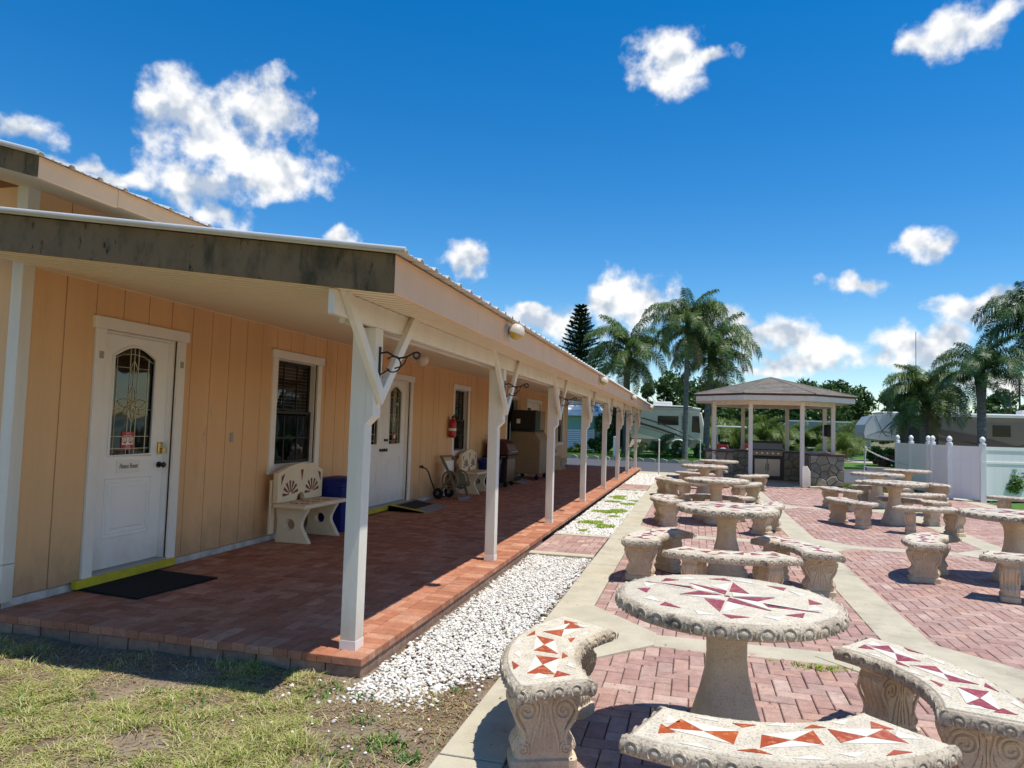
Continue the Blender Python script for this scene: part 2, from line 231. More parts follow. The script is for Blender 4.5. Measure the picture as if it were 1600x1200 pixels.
# ------------------------------------------------------------------ mesh helpers
class MB:
    def __init__(s): s.v = []; s.f = []
    def add(s, vs, fs):
        o = len(s.v); s.v += [tuple(p) for p in vs]; s.f += [tuple(i + o for i in q) for q in fs]; return s
    def box(s, x0, x1, y0, y1, z0, z1):
        return s.add([(x0, y0, z0), (x1, y0, z0), (x1, y1, z0), (x0, y1, z0), (x0, y0, z1), (x1, y0, z1), (x1, y1, z1), (x0, y1, z1)],
                     [(0, 3, 2, 1), (4, 5, 6, 7), (0, 1, 5, 4), (1, 2, 6, 5), (2, 3, 7, 6), (3, 0, 4, 7)])
    def cbox(s, x0, x1, y0, y1, z0, z1, c):
        """box whose top edge is chamfered"""
        return s.add([(x0, y0, z0), (x1, y0, z0), (x1, y1, z0), (x0, y1, z0), (x0, y0, z1 - c), (x1, y0, z1 - c), (x1, y1, z1 - c), (x0, y1, z1 - c),
                      (x0 + c, y0 + c, z1), (x1 - c, y0 + c, z1), (x1 - c, y1 - c, z1), (x0 + c, y1 - c, z1)],
                     [(0, 1, 5, 4), (1, 2, 6, 5), (2, 3, 7, 6), (3, 0, 4, 7), (4, 5, 9, 8), (5, 6, 10, 9), (6, 7, 11, 10), (7, 4, 8, 11), (8, 9, 10, 11)])
    def extr(s, pts, d):
        n = len(pts); d = Vector(d); a = [Vector(p) for p in pts]
        s.add(a + [p + d for p in a], [tuple(range(n - 1, -1, -1)), tuple(range(n, 2 * n))] + [(i, (i + 1) % n, n + (i + 1) % n, n + i) for i in range(n)]); return s
    def tube(s, path, r, n=8, caps=True):
        P = [Vector(p) for p in path]; rs = r if isinstance(r, (list, tuple)) else [r] * len(P); vs = []; fs = []
        T0 = (P[1] - P[0]).normalized(); A = T0.orthogonal().normalized()
        for i, p in enumerate(P):
            T = (P[min(i + 1, len(P) - 1)] - P[max(i - 1, 0)]).normalized(); A = (A - T * A.dot(T))
            A = A.normalized() if A.length > 1e-6 else T.orthogonal().normalized(); B = T.cross(A)
            for k in range(n): t = 2 * PI * k / n; vs.append(p + (A * math.cos(t) + B * math.sin(t)) * rs[i])
        for i in range(len(P) - 1):
            for k in range(n): fs.append((i * n + k, i * n + (k + 1) % n, (i + 1) * n + (k + 1) % n, (i + 1) * n + k))
        if caps: fs += [tuple(range(n - 1, -1, -1)), tuple(range((len(P) - 1) * n, len(P) * n))]
        return s.add(vs, fs)
    def bar(s, a, b, w, h, upv=(0, 0, 1)):
        """rectangular bar from a to b, w across, h along upv"""
        a, b = Vector(a), Vector(b); T = (b - a).normalized(); U = Vector(upv); U = (U - T * U.dot(T)).normalized(); W = T.cross(U)
        q = [a + W * sx * w / 2 + U * sy * h / 2 for sx, sy in ((-1, -1), (1, -1), (1, 1), (-1, 1))]
        return s.extr(q, b - a)
    def lathe(s, prof, n=16, c=(0, 0), sq=0, rot=0):
        vs = []; fs = []
        for r, z in prof:
            for k in range(n):
                t = 2 * PI * k / n + rot; cx, sy = math.cos(t), math.sin(t)
                if sq: q = (abs(cx) ** sq + abs(sy) ** sq) ** (-1 / sq); cx *= q; sy *= q
                vs.append((c[0] + r * cx, c[1] + r * sy, z))
        for i in range(len(prof) - 1):
            for k in range(n): fs.append((i * n + k, i * n + (k + 1) % n, (i + 1) * n + (k + 1) % n, (i + 1) * n + k))
        fs += [tuple(range(n - 1, -1, -1)), tuple(range((len(prof) - 1) * n, len(prof) * n))]
        return s.add(vs, fs)
    def ball(s, c, r, n=10, m=6, sz=1):
        return s.lathe([(max(1e-4, r * math.sin(PI * i / m)), c[2] - r * sz * math.cos(PI * i / m)) for i in range(m + 1)], n, (c[0], c[1]))
    def ring(s, c, nrm, R_, r, n=12, m=5, a0=0, a1=2 * PI, upv=(0, 0, 1)):
        N = Vector(nrm).normalized(); U = Vector(upv); U = (U - N * U.dot(N)).normalized(); W = N.cross(U); c = Vector(c)
        k = n if a1 - a0 > 6.2 else n + 1
        pts = [c + (W * math.cos(a0 + (a1 - a0) * i / n) + U * math.sin(a0 + (a1 - a0) * i / n)) * R_ for i in range(n + 1)]
        return s.tube(pts, r, m, a1 - a0 < 6.2)
    def xf(s, mat):
        s.v = [tuple(mat @ Vector(p)) for p in s.v]; return s
    def mesh(s, name, mat, smooth=None, fix=True):
        me = bpy.data.meshes.new(name); me.from_pydata(s.v, [], s.f); me.materials.append(MATS[mat])
        if fix:
            bm = bmesh.new(); bm.from_mesh(me); bmesh.ops.recalc_face_normals(bm, faces=bm.faces); bm.to_mesh(me); bm.free()
        if smooth is not None:
            me.polygons.foreach_set('use_smooth', [True] * len(me.polygons)); me.set_sharp_from_angle(angle=R(smooth))
        me.update(); return me
    def build(s, name, mat, parent=None, loc=None, rot=0, smooth=None, bevel=0, fix=True):
        return link(name, s.mesh(name, mat, smooth, fix), parent, loc, rot, bevel)
def link(name, me, parent=None, loc=None, rot=0, bevel=0):
    o = bpy.data.objects.new(name, me); COL.objects.link(o)
    if parent is not None: o.parent = parent
    if loc is not None: o.location = loc
    if rot: o.rotation_euler = (0, 0, rot)
    if bevel:
        b = o.modifiers.new('bevel', 'BEVEL'); b.width = bevel; b.segments = 2; b.limit_method = 'ANGLE'; b.angle_limit = R(40)
    return o
def npmesh(name, V, F, mat):
    """fast mesh from numpy arrays, F (n,3) or (n,4)"""
    me = bpy.data.meshes.new(name); V = np.asarray(V, np.float32); F = np.asarray(F, np.int32); k = F.shape[1]
    me.vertices.add(len(V)); me.vertices.foreach_set('co', V.ravel()); me.loops.add(F.size); me.loops.foreach_set('vertex_index', F.ravel())
    me.polygons.add(len(F)); me.polygons.foreach_set('loop_start', np.arange(0, F.size, k, dtype=np.int32)); me.polygons.foreach_set('loop_total', np.full(len(F), k, np.int32))
    me.materials.append(MATS[mat]); me.update(calc_edges=True); me.validate(); return me
def empty(name, loc=(0, 0, 0), rz=0, parent=None):
    o = bpy.data.objects.new(name, None); o.empty_display_size = .1; COL.objects.link(o); o.location = loc; o.rotation_euler = (0, 0, rz)
    if parent is not None: o.parent = parent
    return o
def tag(o, label, cat, group=None):
    o['label'] = label; o['category'] = cat
    if group: o['group'] = group
    return o
def kind(o, k, label=None):
    o['kind'] = k
    if label: o['label'] = label
    return o
def copy_tree(o, parent=None):
    c = o.copy(); COL.objects.link(c); c.parent = parent
    for ch in CH.get(o.name, list(o.children)): copy_tree(ch, c)
    return c
CH = {}
# ------------------------------------------------------------------ ground and paving
PZ = .11                       # porch floor height
g = MB().add([(-400, -60, -.05), (400, -60, -.05), (400, 900, -.05), (-400, 900, -.05)], [(0, 1, 2, 3)]).build('ground', 'ground'); kind(g, 'structure')
def nz(x, y, s, seed=0):
    """cheap smooth value noise on arrays"""
    def h(i, j): return np.modf(np.abs(np.sin(i * 127.1 + j * 311.7 + seed * 74.7) * 43758.5453))[0]
    x = np.asarray(x) / s; y = np.asarray(y) / s; i = np.floor(x); j = np.floor(y); u = x - i; v = y - j; u = u * u * (3 - 2 * u); v = v * v * (3 - 2 * v)
    return (h(i, j) * (1 - u) + h(i + 1, j) * u) * (1 - v) + (h(i, j + 1) * (1 - u) + h(i + 1, j + 1) * u) * v
def fz(x, y):
    """height of the bare soil in front of the porch"""
    return -.012 + .03 * (nz(x, y, .55, 1) - .5) + .014 * (nz(x, y, .16, 2) - .5)
nx, ny = 240, 170
gx, gy = np.meshgrid(np.linspace(-8, -1.0, nx), np.linspace(-2, 4.05, ny), indexing='xy')
V = np.stack([gx, gy, fz(gx, gy)], -1).reshape(-1, 3); ii = np.arange(nx * ny).reshape(ny, nx)
F = np.stack([ii[:-1, :-1], ii[:-1, 1:], ii[1:, 1:], ii[1:, :-1]], -1).reshape(-1, 4)
sg = link('soil_yard', npmesh('soil_yard', V, F, 'soil')); kind(sg, 'structure')
for p in sg.data.polygons: p.use_smooth = True
kind(MB().box(-1.93, -1.1, 3.9, 26, -.06, -.018).build('soil_bed', 'soil'), 'structure')

CAMXY = (0.0, 0.0)
def herring(x0, x1, y0, y1, w=.1):
    """90 degree herringbone bricks clipped to a rectangle: (xa, xb, ya, yb, full)"""
    out = []; nxx = int((x1 - x0) / w) + 3; nyy = int((y1 - y0) / w) + 3
    for i in range(-2, nxx):
        for j in range(-2, nyy):
            k = (i - j) % 4
            if k == 0: a = (x0 + i * w, x0 + (i + 2) * w, y0 + j * w, y0 + (j + 1) * w)
            elif k == 3: a = (x0 + i * w, x0 + (i + 1) * w, y0 + j * w, y0 + (j + 2) * w)
            else: continue
            b = (max(a[0], x0), min(a[1], x1), max(a[2], y0), min(a[3], y1))
            if b[1] - b[0] < .02 or b[3] - b[2] < .02: continue
            out.append((*b, abs(b[1] - b[0] - a[1] + a[0]) < 1e-6 and abs(b[3] - b[2] - a[3] + a[2]) < 1e-6))
    return out
def lay(parent, bricks, mat, ztop, gap=.0035, h=.05, near=300, massname='brick_field', score=None):
    """the bricks that show largest become objects of their own, the rest one mass"""
    score = score or (lambda b: ((b[0] + b[1]) / 2) ** 2 + ((b[2] + b[3]) / 2) ** 2)
    full = sorted([b for b in bricks if b[4]], key=score)
    single = full[:near]; rest = full[near:] + [b for b in bricks if not b[4]]
    mh = MB().cbox(-.1 + gap / 2, .1 - gap / 2, -.05 + gap / 2, .05 - gap / 2, -h, 0, .005).mesh('brick', mat, fix=False)
    for b in single:
        o = bpy.data.objects.new('brick', mh); o.parent = parent
        o.location = ((b[0] + b[1]) / 2, (b[2] + b[3]) / 2, ztop + rnd.uniform(-.0018, .0018))
        o.rotation_euler = (rnd.uniform(-.006, .006), rnd.uniform(-.006, .006), (0 if b[1] - b[0] > b[3] - b[2] else PI / 2) + rnd.uniform(-.006, .006)); COL.objects.link(o)
    mb = MB()
    for b in rest:
        dz = rnd.uniform(-.0018, .0018); mb.cbox(b[0] + gap / 2, b[1] - gap / 2, b[2] + gap / 2, b[3] - gap / 2, ztop - h, ztop + dz, .004)
    if rest: kind(mb.build(massname, mat + '_mass', parent, fix=False), 'stuff')

# porch floor
XW = -4.8; XP = -1.91; YF = 3.98; YE = 27.3
pf = MB().box(XW - .1, XP - .05, YF + .05, YE, -.08, PZ - .014).build('porch_floor', 'joint_sand'); kind(pf, 'structure')
pb = herring(XW, XP - .2, YF + .2, YE)
k = 0
for i in range(int((YE - YF) / .1)):                                   # soldier course along the outer edge
    pb.append((XP - .2, XP, YF + i * .1, YF + (i + 1) * .1, True))
for i in range(int((XP - .2 - XW) / .1) + 1):                              # soldier course along the front edge
    pb.append((max(XW, XP - .2 - (i + 1) * .1), XP - .2 - i * .1, YF, YF + .2, XP - .2 - (i + 1) * .1 > XW))
lay(pf, pb, 'porch_brick', PZ, .0035, .048, 300, score=lambda b: ((b[0] + b[1]) / 2) ** 2 + ((b[2] + b[3]) / 2) ** 2 - (.8 if b[1] > XP - .25 or b[3] < YF + .25 else 0))
fm = MB().cbox(-.118, .118, -.05, .05, -.09, 0, .004).mesh('brick', 'brick_face', fix=False)
for i in range(13):                                                   # blocks under the front edge
    o = link('brick', fm, pf, (XP - .125 - i * .24, YF + .062 + rnd.uniform(-.004, .004), PZ - .052)); o.scale = (rnd.uniform(.96, 1), 1, 1)
for i in range(22):
    link('brick', fm, pf, (XP - .062, YF + .13 + i * .24, PZ - .052), PI / 2)

# plaza
PX0, PX1, PY0, PY1 = -.81, 7.0, 1.6, 22.0
pl = MB().box(PX0 - .3, PX1, PY0, PY1 + 4, -.06, -.012).build('plaza', 'joint_sand'); kind(pl, 'structure')
XB = [1.57, 4.11, 6.65]; YB = [5.37, 10.75, 16.13, 21.5]
def buried(b):
    for x in XB:
        if b[0] > x - .17 and b[1] < x + .17: return True
    for y in YB:
        if b[2] > y - .13 and b[3] < y + .13: return True
    for x in [-.97] + XB:
        for y in YB:
            if all(abs(px - x) / .74 + abs(py - y) / .78 < .97 for px in b[:2] for py in b[2:4]): return True
    return False
def hidden_far(b): return b[3] > 22.0 and b[1] > .6
hb = [b for b in herring(PX0, PX1, PY0, PY1) if not buried(b)]
hb += [b for b in herring(PX0, .55, 22.0, 25.2) if not buried(b)]
def pscore(b):
    x, y = (b[0] + b[1]) / 2, (b[2] + b[3]) / 2; d = x * x + y * y
    az = math.atan2(x, y)
    return d if (y > 3.0 and az < .36) else d + 400
lay(pl, hb, 'plaza_brick', 0, .006, .045, 300, score=pscore)
def slab(name, pts, z, parent=None, mat='concrete'):
    o = MB().extr([(x, y, -.05) for x, y in pts], (0, 0, z + .05)).build(name, mat, parent, bevel=.006); kind(o, 'structure'); return o
def rect(x0, x1, y0, y1): return [(x0, y0), (x1, y0), (x1, y1), (x0, y1)]
ys = [1.0] + [y for y in YB] + [25.4]
for i in range(len(ys) - 1): 
    a, b = ys[i], ys[i + 1]; mid = (a + b) / 2
    for y0, y1 in ((a, mid - .004), (mid + .004, b)):
        slab('concrete_kerb', rect(-1.12, -.81, y0 + .003, y1 - .003), .012)
for x in XB:
    for i in range(len(ys) - 2): slab('concrete_band', rect(x - .18, x + .18, ys[i] + .003, ys[i + 1] - .003), .004)
for y in YB[:3]:
    xs = [-.81] + XB + [7.0]
    for i in range(len(xs) - 1): slab('concrete_band', rect(xs[i] + .003, xs[i + 1] - .003, y - .145, y + .145), .002)
for x in [-.97] + XB:
    for y in YB[:3]:
        slab('concrete_diamond', [(x + .74, y), (x, y + .8), (x - .74, y), (x, y - .8)] if x > 0 else [(-.25, y - .145), (-.25, y + .145), (-.81, y + .8), (-1.118, y + .8), (-1.118, y - .8), (-.81, y - .8)], .0075 if x > 0 else .016)
slab('concrete_band', rect(4.6, 7.2, 21.15, 21.5), .004)
# two brick walkways across the gravel
for y0, y1 in ((8.36, 10.1), (18.1, 19.9)):
    slab('concrete_band', rect(XP + .01, -1.125, y0, y0 + .16), .03); slab('concrete_band', rect(XP + .01, -1.125, y1 - .14, y1), .03)
    w = MB().box(XP + .01, -1.13, y0 + .16, y1 - .14, -.05, .008).build('walkway', 'joint_sand'); kind(w, 'structure')
    lay(w, herring(XP + .012, -1.13, y0 + .165, y1 - .145), 'plaza_brick', .022, .006, .03, 140 if y0 < 10 else 0)

# ------------------------------------------------------------------ gravel, grass, litter
def pebbles(n, xr, yr, seed, s0=.012, s1=.024, keep=None, zf=None):
    rs = np.random.RandomState(seed); t = (1 + 5 ** .5) / 2
    ico = np.array([(-1, t, 0), (1, t, 0), (-1, -t, 0), (1, -t, 0), (0, -1, t), (0, 1, t), (0, -1, -t), (0, 1, -t), (t, 0, -1), (t, 0, 1), (-t, 0, -1), (-t, 0, 1)]) / 1.9
    fc = np.array([(0, 11, 5), (0, 5, 1), (0, 1, 7), (0, 7, 10), (0, 10, 11), (1, 5, 9), (5, 11, 4), (11, 10, 2), (10, 7, 6), (7, 1, 8), (3, 9, 4), (3, 4, 2), (3, 2, 6), (3, 6, 8), (3, 8, 9), (4, 9, 5), (2, 4, 11), (6, 2, 10), (8, 6, 7), (9, 8, 1)])
    x = rs.uniform(*xr, n); y = rs.uniform(*yr, n)
    if keep is not None: q = keep(x, y, rs); x, y = x[q], y[q]; n = len(x)
    s = rs.uniform(s0, s1, n) * (1 + .5 * (rs.rand(n) > .9)); sc = np.stack([s * rs.uniform(.8, 1.5, n), s * rs.uniform(.7, 1.2, n), s * rs.uniform(.45, .8, n)], -1)
    P = ico[None] * rs.uniform(.72, 1.2, (n, 12, 1)) * sc[:, None]; a = rs.uniform(0, 6.28, n); ca, sa = np.cos(a)[:, None], np.sin(a)[:, None]
    b = rs.uniform(-.5, .5, n); cb, sb = np.cos(b)[:, None], np.sin(b)[:, None]
    X, Z = P[..., 0] * cb - P[..., 2] * sb, P[..., 0] * sb + P[..., 2] * cb; X, Y = X * ca - P[..., 1] * sa, X * sa + P[..., 1] * ca
    z = (-.012 + rs.uniform(0, .018, n)) if zf is None else zf(x, y) + .006
    V = np.stack([X + x[:, None], Y + y[:, None], Z + z[:, None]], -1).reshape(-1, 3)
    return V, (fc[None] + 12 * np.arange(n)[:, None, None]).reshape(-1, 3)
def gkeep(x, y, rs):
    edge = 3.52 + .42 * (nz(x, y, .35, 5) - .3) + np.clip((x + 1.75) * .5, 0, .32) * 0
    d = np.clip((y - edge) / .35, 0, 1)
    side = np.clip((-1.12 - x) / .12, .25, 1) * np.clip((x + 1.9) / .06, .1, 1)
    near_kerb = np.where((x > -1.36) & (y < 4.4), np.clip((y - 4.1 + (-1.2 - x) * 1.2) / .4, .05, 1), 1)
    return rs.rand(len(x)) < d * side * near_kerb
V1, F1 = pebbles(17000, (-1.9, -1.12), (3.4, 8.36), 3, .007, .0145, gkeep)
V2, F2 = pebbles(15000, (-1.9, -1.13), (10.1, 18.1), 4, .010, .02)
V3, F3 = pebbles(4200, (-1.9, -1.13), (19.9, 25.4), 5, .016, .03)
V4, F4 = pebbles(60, (-2.3, -1.3), (3.1, 3.9), 6, .006, .014, None, fz)
V = np.concatenate([V1, V2, V3, V4]); o = 0; Fs = []
for v, f in ((V1, F1), (V2, F2), (V3, F3), (V4, F4)): Fs.append(f + o); o += len(v)
kind(link('gravel', npmesh('gravel', V, np.concatenate(Fs), 'pebble')), 'stuff', 'bed of white pebbles between the porch and the concrete kerb')
def blades(x, y, z, seed, hmin, hmax, wid, lean):
    """curved two-segment grass blades"""
    rs = np.random.RandomState(seed); n = len(x); a = rs.uniform(0, 6.28, n); h = rs.uniform(hmin, hmax, n); l = h * rs.uniform(*lean, n)
    dx, dy = np.cos(a), np.sin(a); w = wid * rs.uniform(.7, 1.3, n); px, py = -dy * w, dx * w
    k = lambda f, g, s: np.stack([x + dx * l * f + px * s, y + dy * l * f + py * s, z + h * g], -1)
    V = np.stack([k(0, 0, -1), k(0, 0, 1), k(.35, .62, .8), k(.35, .62, -.8), k(1, .9, 0)], 1).reshape(-1, 3)
    b = 5 * np.arange(n)[:, None]
    return V, np.concatenate([b + np.array([[0, 1, 2]]), b + np.array([[0, 2, 3]]), b + np.array([[3, 2, 4]])])
rs = np.random.RandomState(9); n = 190000
x = rs.uniform(-5.6, -1.15, n); y = rs.uniform(1.7, 3.95, n)
dn = nz(x, y, .5, 7) * .6 + nz(x, y, .17, 8) * .4
bare = np.clip((x + 2.05) / .5, 0, 1) * .16 + np.clip((y - 3.25) / .3, 0, 1) * .14 - np.clip((-x - 2.9) / 1.5, 0, 1) * .05
vis = (x > -.95 - y * 1.45) 
cl = nz(x, y, .09, 33) * .55 + nz(x, y, .28, 34) * .45                      # clumps
q = (rs.rand(n) < np.clip((dn * .55 + cl * .45 - .38 - bare) * 4.6, .035, .9)) & vis
x, y, cl = x[q][:90000], y[q][:90000], cl[q][:90000]
V, F = blades(x, y, fz(x, y) - .003, 10, .010, .046, .0025, (.4, 2.8))
tall = np.repeat(np.clip((cl - .35) * 3.2, .45, 1.5), 5); z0_ = np.repeat(fz(x, y) - .003, 5); V[:, 2] = z0_ + (V[:, 2] - z0_) * tall
kind(link('grass', npmesh('grass', V, F, 'grass_blade')), 'stuff', 'patchy sunburnt grass growing on the bare soil before the porch')
xt = rs.uniform(-5.4, -1.15, 26000); yt = rs.uniform(1.7, 3.9, 26000); q = (nz(xt, yt, .3, 31) > .42) & (xt > -.95 - yt * 1.45); xt, yt = xt[q], yt[q]
V, F = blades(xt, yt, fz(xt, yt) + .001, 18, .003, .014, .0022, (2.5, 9))
kind(link('dry_thatch', npmesh('dry_thatch', V, F, 'thatch')), 'stuff', 'dead straw-coloured grass lying on the soil before the porch')
# weed tufts in the soil and mossy weeds in the gravel
wx, wy = [], []
for cx, cy, r_, m_ in ((-1.40, 3.22, .10, 70), (-2.02, 3.70, .13, 70), (-1.62, 3.42, .07, 26), (-1.28, 3.95, .05, 14), (-1.75, 3.72, .09, 24), (-2.7, 3.3, .2, 50), (-3.3, 3.1, .25, 70), (-1.24, 3.12, .06, 40), (-1.5, 3.0, .15, 40)):
    a = rs.uniform(0, 6.28, m_); rr = r_ * np.sqrt(rs.rand(m_)); wx.append(cx + rr * np.cos(a)); wy.append(cy + rr * np.sin(a))
wx, wy = np.concatenate(wx), np.concatenate(wy)
V, F = blades(wx, wy, fz(wx, wy), 12, .012, .04, .006, (.5, 1.8))
kind(link('weeds', npmesh('weeds', V, F, 'green_weed')), 'stuff', 'small broad-leaved green weeds at the end of the gravel bed')
n = 26000; x = rs.uniform(-1.8, -1.14, n); y = rs.uniform(10.5, 18, n)
dn = nz(x, y, .32, 21) * .6 + nz(x, y * .4, .5, 22) * .4; q = (dn - .12 * np.abs((y - 14.2) / 3.4) ** 2 - .1 * np.abs((x + 1.45) / .3) ** 2) > .52
x, y = x[q], y[q]; V, F = blades(x, y, np.full(len(x), .004), 13, .012, .036, .006, (.3, 1.6))
kind(link('moss_weeds', npmesh('moss_weeds', V, F, 'moss_weed')), 'stuff', 'bright yellow-green weeds spreading over the white pebbles')
n = 2600; x = np.concatenate([rs.uniform(-4.8, -1.15, n), rs.normal(-1.3, .12, 700), rs.normal(-2.15, .12, 260)]); y = np.concatenate([rs.uniform(1.9, 3.9, n), rs.normal(3.9, .32, 700), rs.normal(3.78, .08, 260)])
q = (x < -1.13) & (y < 4.5) & (x > -5) & ~((x < XP) & (y > YF)); x, y = x[q], y[q]
z = np.where(y < 4, fz(x, y), -.01) + .004
V, F = blades(x, y, z, 14, .003, .012, .005, (1.2, 5))
kind(link('leaf_litter', npmesh('leaf_litter', V, F, 'litter')), 'stuff', 'dry brown leaf litter scattered on the soil')
wv = np.array([rs.normal(.82, .10, 130), rs.normal(5.12, .035, 130)]); V, F = blades(wv[0], wv[1], np.full(130, .002), 15, .008, .03, .005, (.4, 1.5))
kind(link('joint_weeds', npmesh('joint_weeds', V, F, 'moss_weed')), 'stuff', 'little weeds sprouting from the brick joints by the nearest table')

n = 420; x = np.concatenate([rs.uniform(-.8, 5, n), rs.uniform(-4.6, -1.95, 60), rs.uniform(-1.1, -.85, 60)]); y = np.concatenate([3 + 12 * rs.rand(n) ** 1.6, rs.uniform(4.1, 9, 60), rs.uniform(3.2, 12, 60)]); z = np.concatenate([np.full(n, .006), np.full(60, PZ + .004), np.full(60, .018)])
V, F = blades(x, y, z, 19, .001, .006, .005, (3, 9))
kind(link('fallen_leaves', npmesh('fallen_leaves', V, F, 'litter')), 'stuff', 'small dry leaves scattered over the paving')
# ------------------------------------------------------------------ road, far lawns
rd = MB().add([(-120, 27.6, -.03), (.5, 27.0, -.03), (4.6, 24.6, -.03), (8, 24.2, -.03), (120, 24.2, -.03), (120, 36.6, -.03), (8, 36.6, -.03), (1, 34.9, -.03), (-8, 36.9, -.03), (-120, 37.5, -.03)], [tuple(range(10))]).build('road', 'asphalt'); kind(rd, 'structure')
kind(MB().box(-30, -1.95, 27.32, 28.1, -.05, .02).build('concrete_apron', 'concrete'), 'structure')
kind(MB().box(-1.94, .6, 25.4, 26.9, -.05, -.006).build('concrete_apron', 'concrete'), 'structure')
kind(MB().extr([(-60, 37.3, -.04), (-8, 37.0, -.04), (-.7, 35.3, -.04), (3, 36, -.04), (8, 37.2, -.04), (80, 37.2, -.04), (80, 75, -.04), (-60, 75, -.04)], (0, 0, .1)).build('far_lawn', 'lawn'), 'structure')
kind(MB().box(4.5, 8.6, 21.52, 24.4, -.04, .012).build('lawn_strip', 'lawn'), 'structure')
kind(MB().box(7.02, 14, 10, 21.5, -.04, .005).build('lawn_strip', 'lawn'), 'structure')
kind(MB().box(8, 40, 37.0, 37.5, -.04, .09).build('concrete_kerb', 'concrete'), 'structure')
kind(MB().box(5, 60, 43.0, 49.0, .02, .075).build('concrete_drive', 'concrete'), 'structure')
n = 30000; x = rs.uniform(-14, 3, n); y = rs.uniform(35.4, 44, n); ok = y > 35.6 + np.clip(-x - .7, 0, 8) * .21 
V, F = blades(x[ok], y[ok], np.full(ok.sum(), .05), 16, .05, .11, .012, (.2, .8))
kind(link('lawn_grass', npmesh('lawn_grass', V, F, 'lawn_blade')), 'stuff', 'mown bright green grass beyond the road')
n = 9000; x = rs.uniform(4.5, 8.6, n); y = rs.uniform(21.6, 24.4, n)
V, F = blades(x, y, np.full(n, .01), 17, .03, .07, .008, (.2, .8))
kind(link('lawn_strip_grass', npmesh('lawn_strip_grass', V, F, 'lawn_blade')), 'stuff', 'strip of green grass between the plaza and the road')
# scalloped edging stones along the far lawn
em = MB(); prof = [(-.27, 0), (-.27, .12)] + [(-.27 + .54 * i / 8, .12 + .07 * math.sin(PI * i / 8)) for i in range(1, 8)] + [(.27, .12), (.27, 0)]
em.extr([(x, -.05, z) for x, z in prof], (0, .1, 0)); eme = em.mesh('edging_stone', 'concrete')
pts = [(-14, 37.1), (-8, 36.95), (-.7, 35.2), (3.4, 36.05)]
L_ = [math.dist(pts[i], pts[i + 1]) for i in range(3)]; tot = sum(L_); k = int(tot / .58)
er = kind(empty('lawn_edging'), 'structure')
for i in range(k):
    d = (i + .5) * tot / k; j = 0
    while j < 2 and d > L_[j]: d -= L_[j]; j += 1
    a, b = pts[j], pts[j + 1]; t = d / L_[j]
    link('edging_stone', eme, er, (a[0] + (b[0] - a[0]) * t, a[1] + (b[1] - a[1]) * t, -.03), math.atan2(b[1] - a[1], b[0] - a[0]))
# ------------------------------------------------------------------ the clubhouse
bld = tag(empty('clubhouse', (0, 0, 0)), 'long tan clubhouse with grooved siding, white trim and a full-length covered porch', 'building')
YC, YN = 4.085, 27.4
OPEN = [(4.86, 5.72, .17, 2.24), (7.40, 8.32, .98, 2.25), (9.66, 11.48, .17, 2.24), (13.83, 14.72, .98, 2.26), (18.1, 19.15, .98, 2.26), (20.37, 22.3, .17, 2.26), (25.3, 26.27, .98, 2.26)]
def cut(y0, y1, z0, z1, op):
    """rectangle minus openings, as rectangles"""
    ys = sorted({y0, y1} | {v for o in op for v in o[:2] if y0 < v < y1}); out = []
    for a, b in zip(ys, ys[1:]):
        zz = [(z0, z1)]
        for o in op:
            if o[0] < (a + b) / 2 < o[1]: zz = [q for lo, hi in zz for q in ((lo, min(hi, o[2])), (max(lo, o[3]), hi)) if q[1] - q[0] > 1e-4]
        out += [(a, b, *q) for q in zz]
    return out
wm = MB()
for a, b, c, d in cut(YC + .02, YN, .1, 2.75, OPEN): wm.box(XW - .05, XW - .022, a, b, c, d)
wall = wm.build('wall', 'siding_back', bld)
y = YC + .09; i = 0
pm = None
while y < YN - .01:
    y1 = min(y + .292, YN); pcs = cut(y + .004, y1 - .004, .175, 2.70, OPEN); b = MB()
    for p in pcs: b.box(XW - .021, XW + rnd.uniform(-.0015, .0015), *p)
    if len(pcs) == 1 and abs(y1 - y - .292) < 1e-6 and pcs[0][3] - pcs[0][2] > 2.5:
        if pm is None: pm = MB().box(-.021, 0, -.142, .142, 0, 2.525).mesh('plank', 'siding')
        link('plank', pm, wall, (XW + rnd.uniform(-.0015, .0015), y + .146, .175))
    else:
        for q in (pcs if not any(abs(q[1] - r_[0]) < 1e-6 for q in pcs for r_ in pcs) else [None]):
            (MB().box(XW - .021, XW, *q) if q else b).build('plank', 'siding', wall)
    y += .292
uw = MB().box(XW - .05, XW - .022, YC + .02, YN, 2.75, 3.4).build('upper_wall', 'siding_back', bld)
um = MB().box(-.021, 0, -.142, .142, 0, .62).mesh('plank', 'upper_siding'); y = YC + .09
while y < 9: link('plank', um, uw, (XW, y + .146, 2.78)); y += .292
gwm = MB().extr([(XW - .05, YC + .022, 0), (XW - .05, YC + .022, 3.2), (-9, YC + .022, 4.3), (-9, YC + .022, 0)], (0, .03, 0)).build('gable_wall', 'siding_back', bld)
for i in range(14): MB().box(XW - .06 - (i + 1) * .292 + .004, XW - .06 - i * .292 - .004, YC, YC + .021, .17, 3.2 + .28 * i * .292).build('plank', 'siding', gwm)
fd = MB().box(XW - .1, XW - .006, YC + .03, YN, .0, .168)
fd.box(-9, XW - .1, YC + .03, YC + .1, 0, .168); fd.build('foundation', 'foundation', bld, bevel=.008)
for z0, z1 in ((.15, .42), (.424, 2.66), (2.78, 3.3)):
    MB().extr([(XW - .09, YC - .012, z0), (XW + .012, YC - .012, z0), (XW + .012, YC + .088, z0), (XW - .01, YC + .088, z0), (XW - .01, YC + .01, z0), (XW - .09, YC + .01, z0)], (0, 0, z1 - z0)).build('corner_board', 'white_paint', bld, bevel=.003)
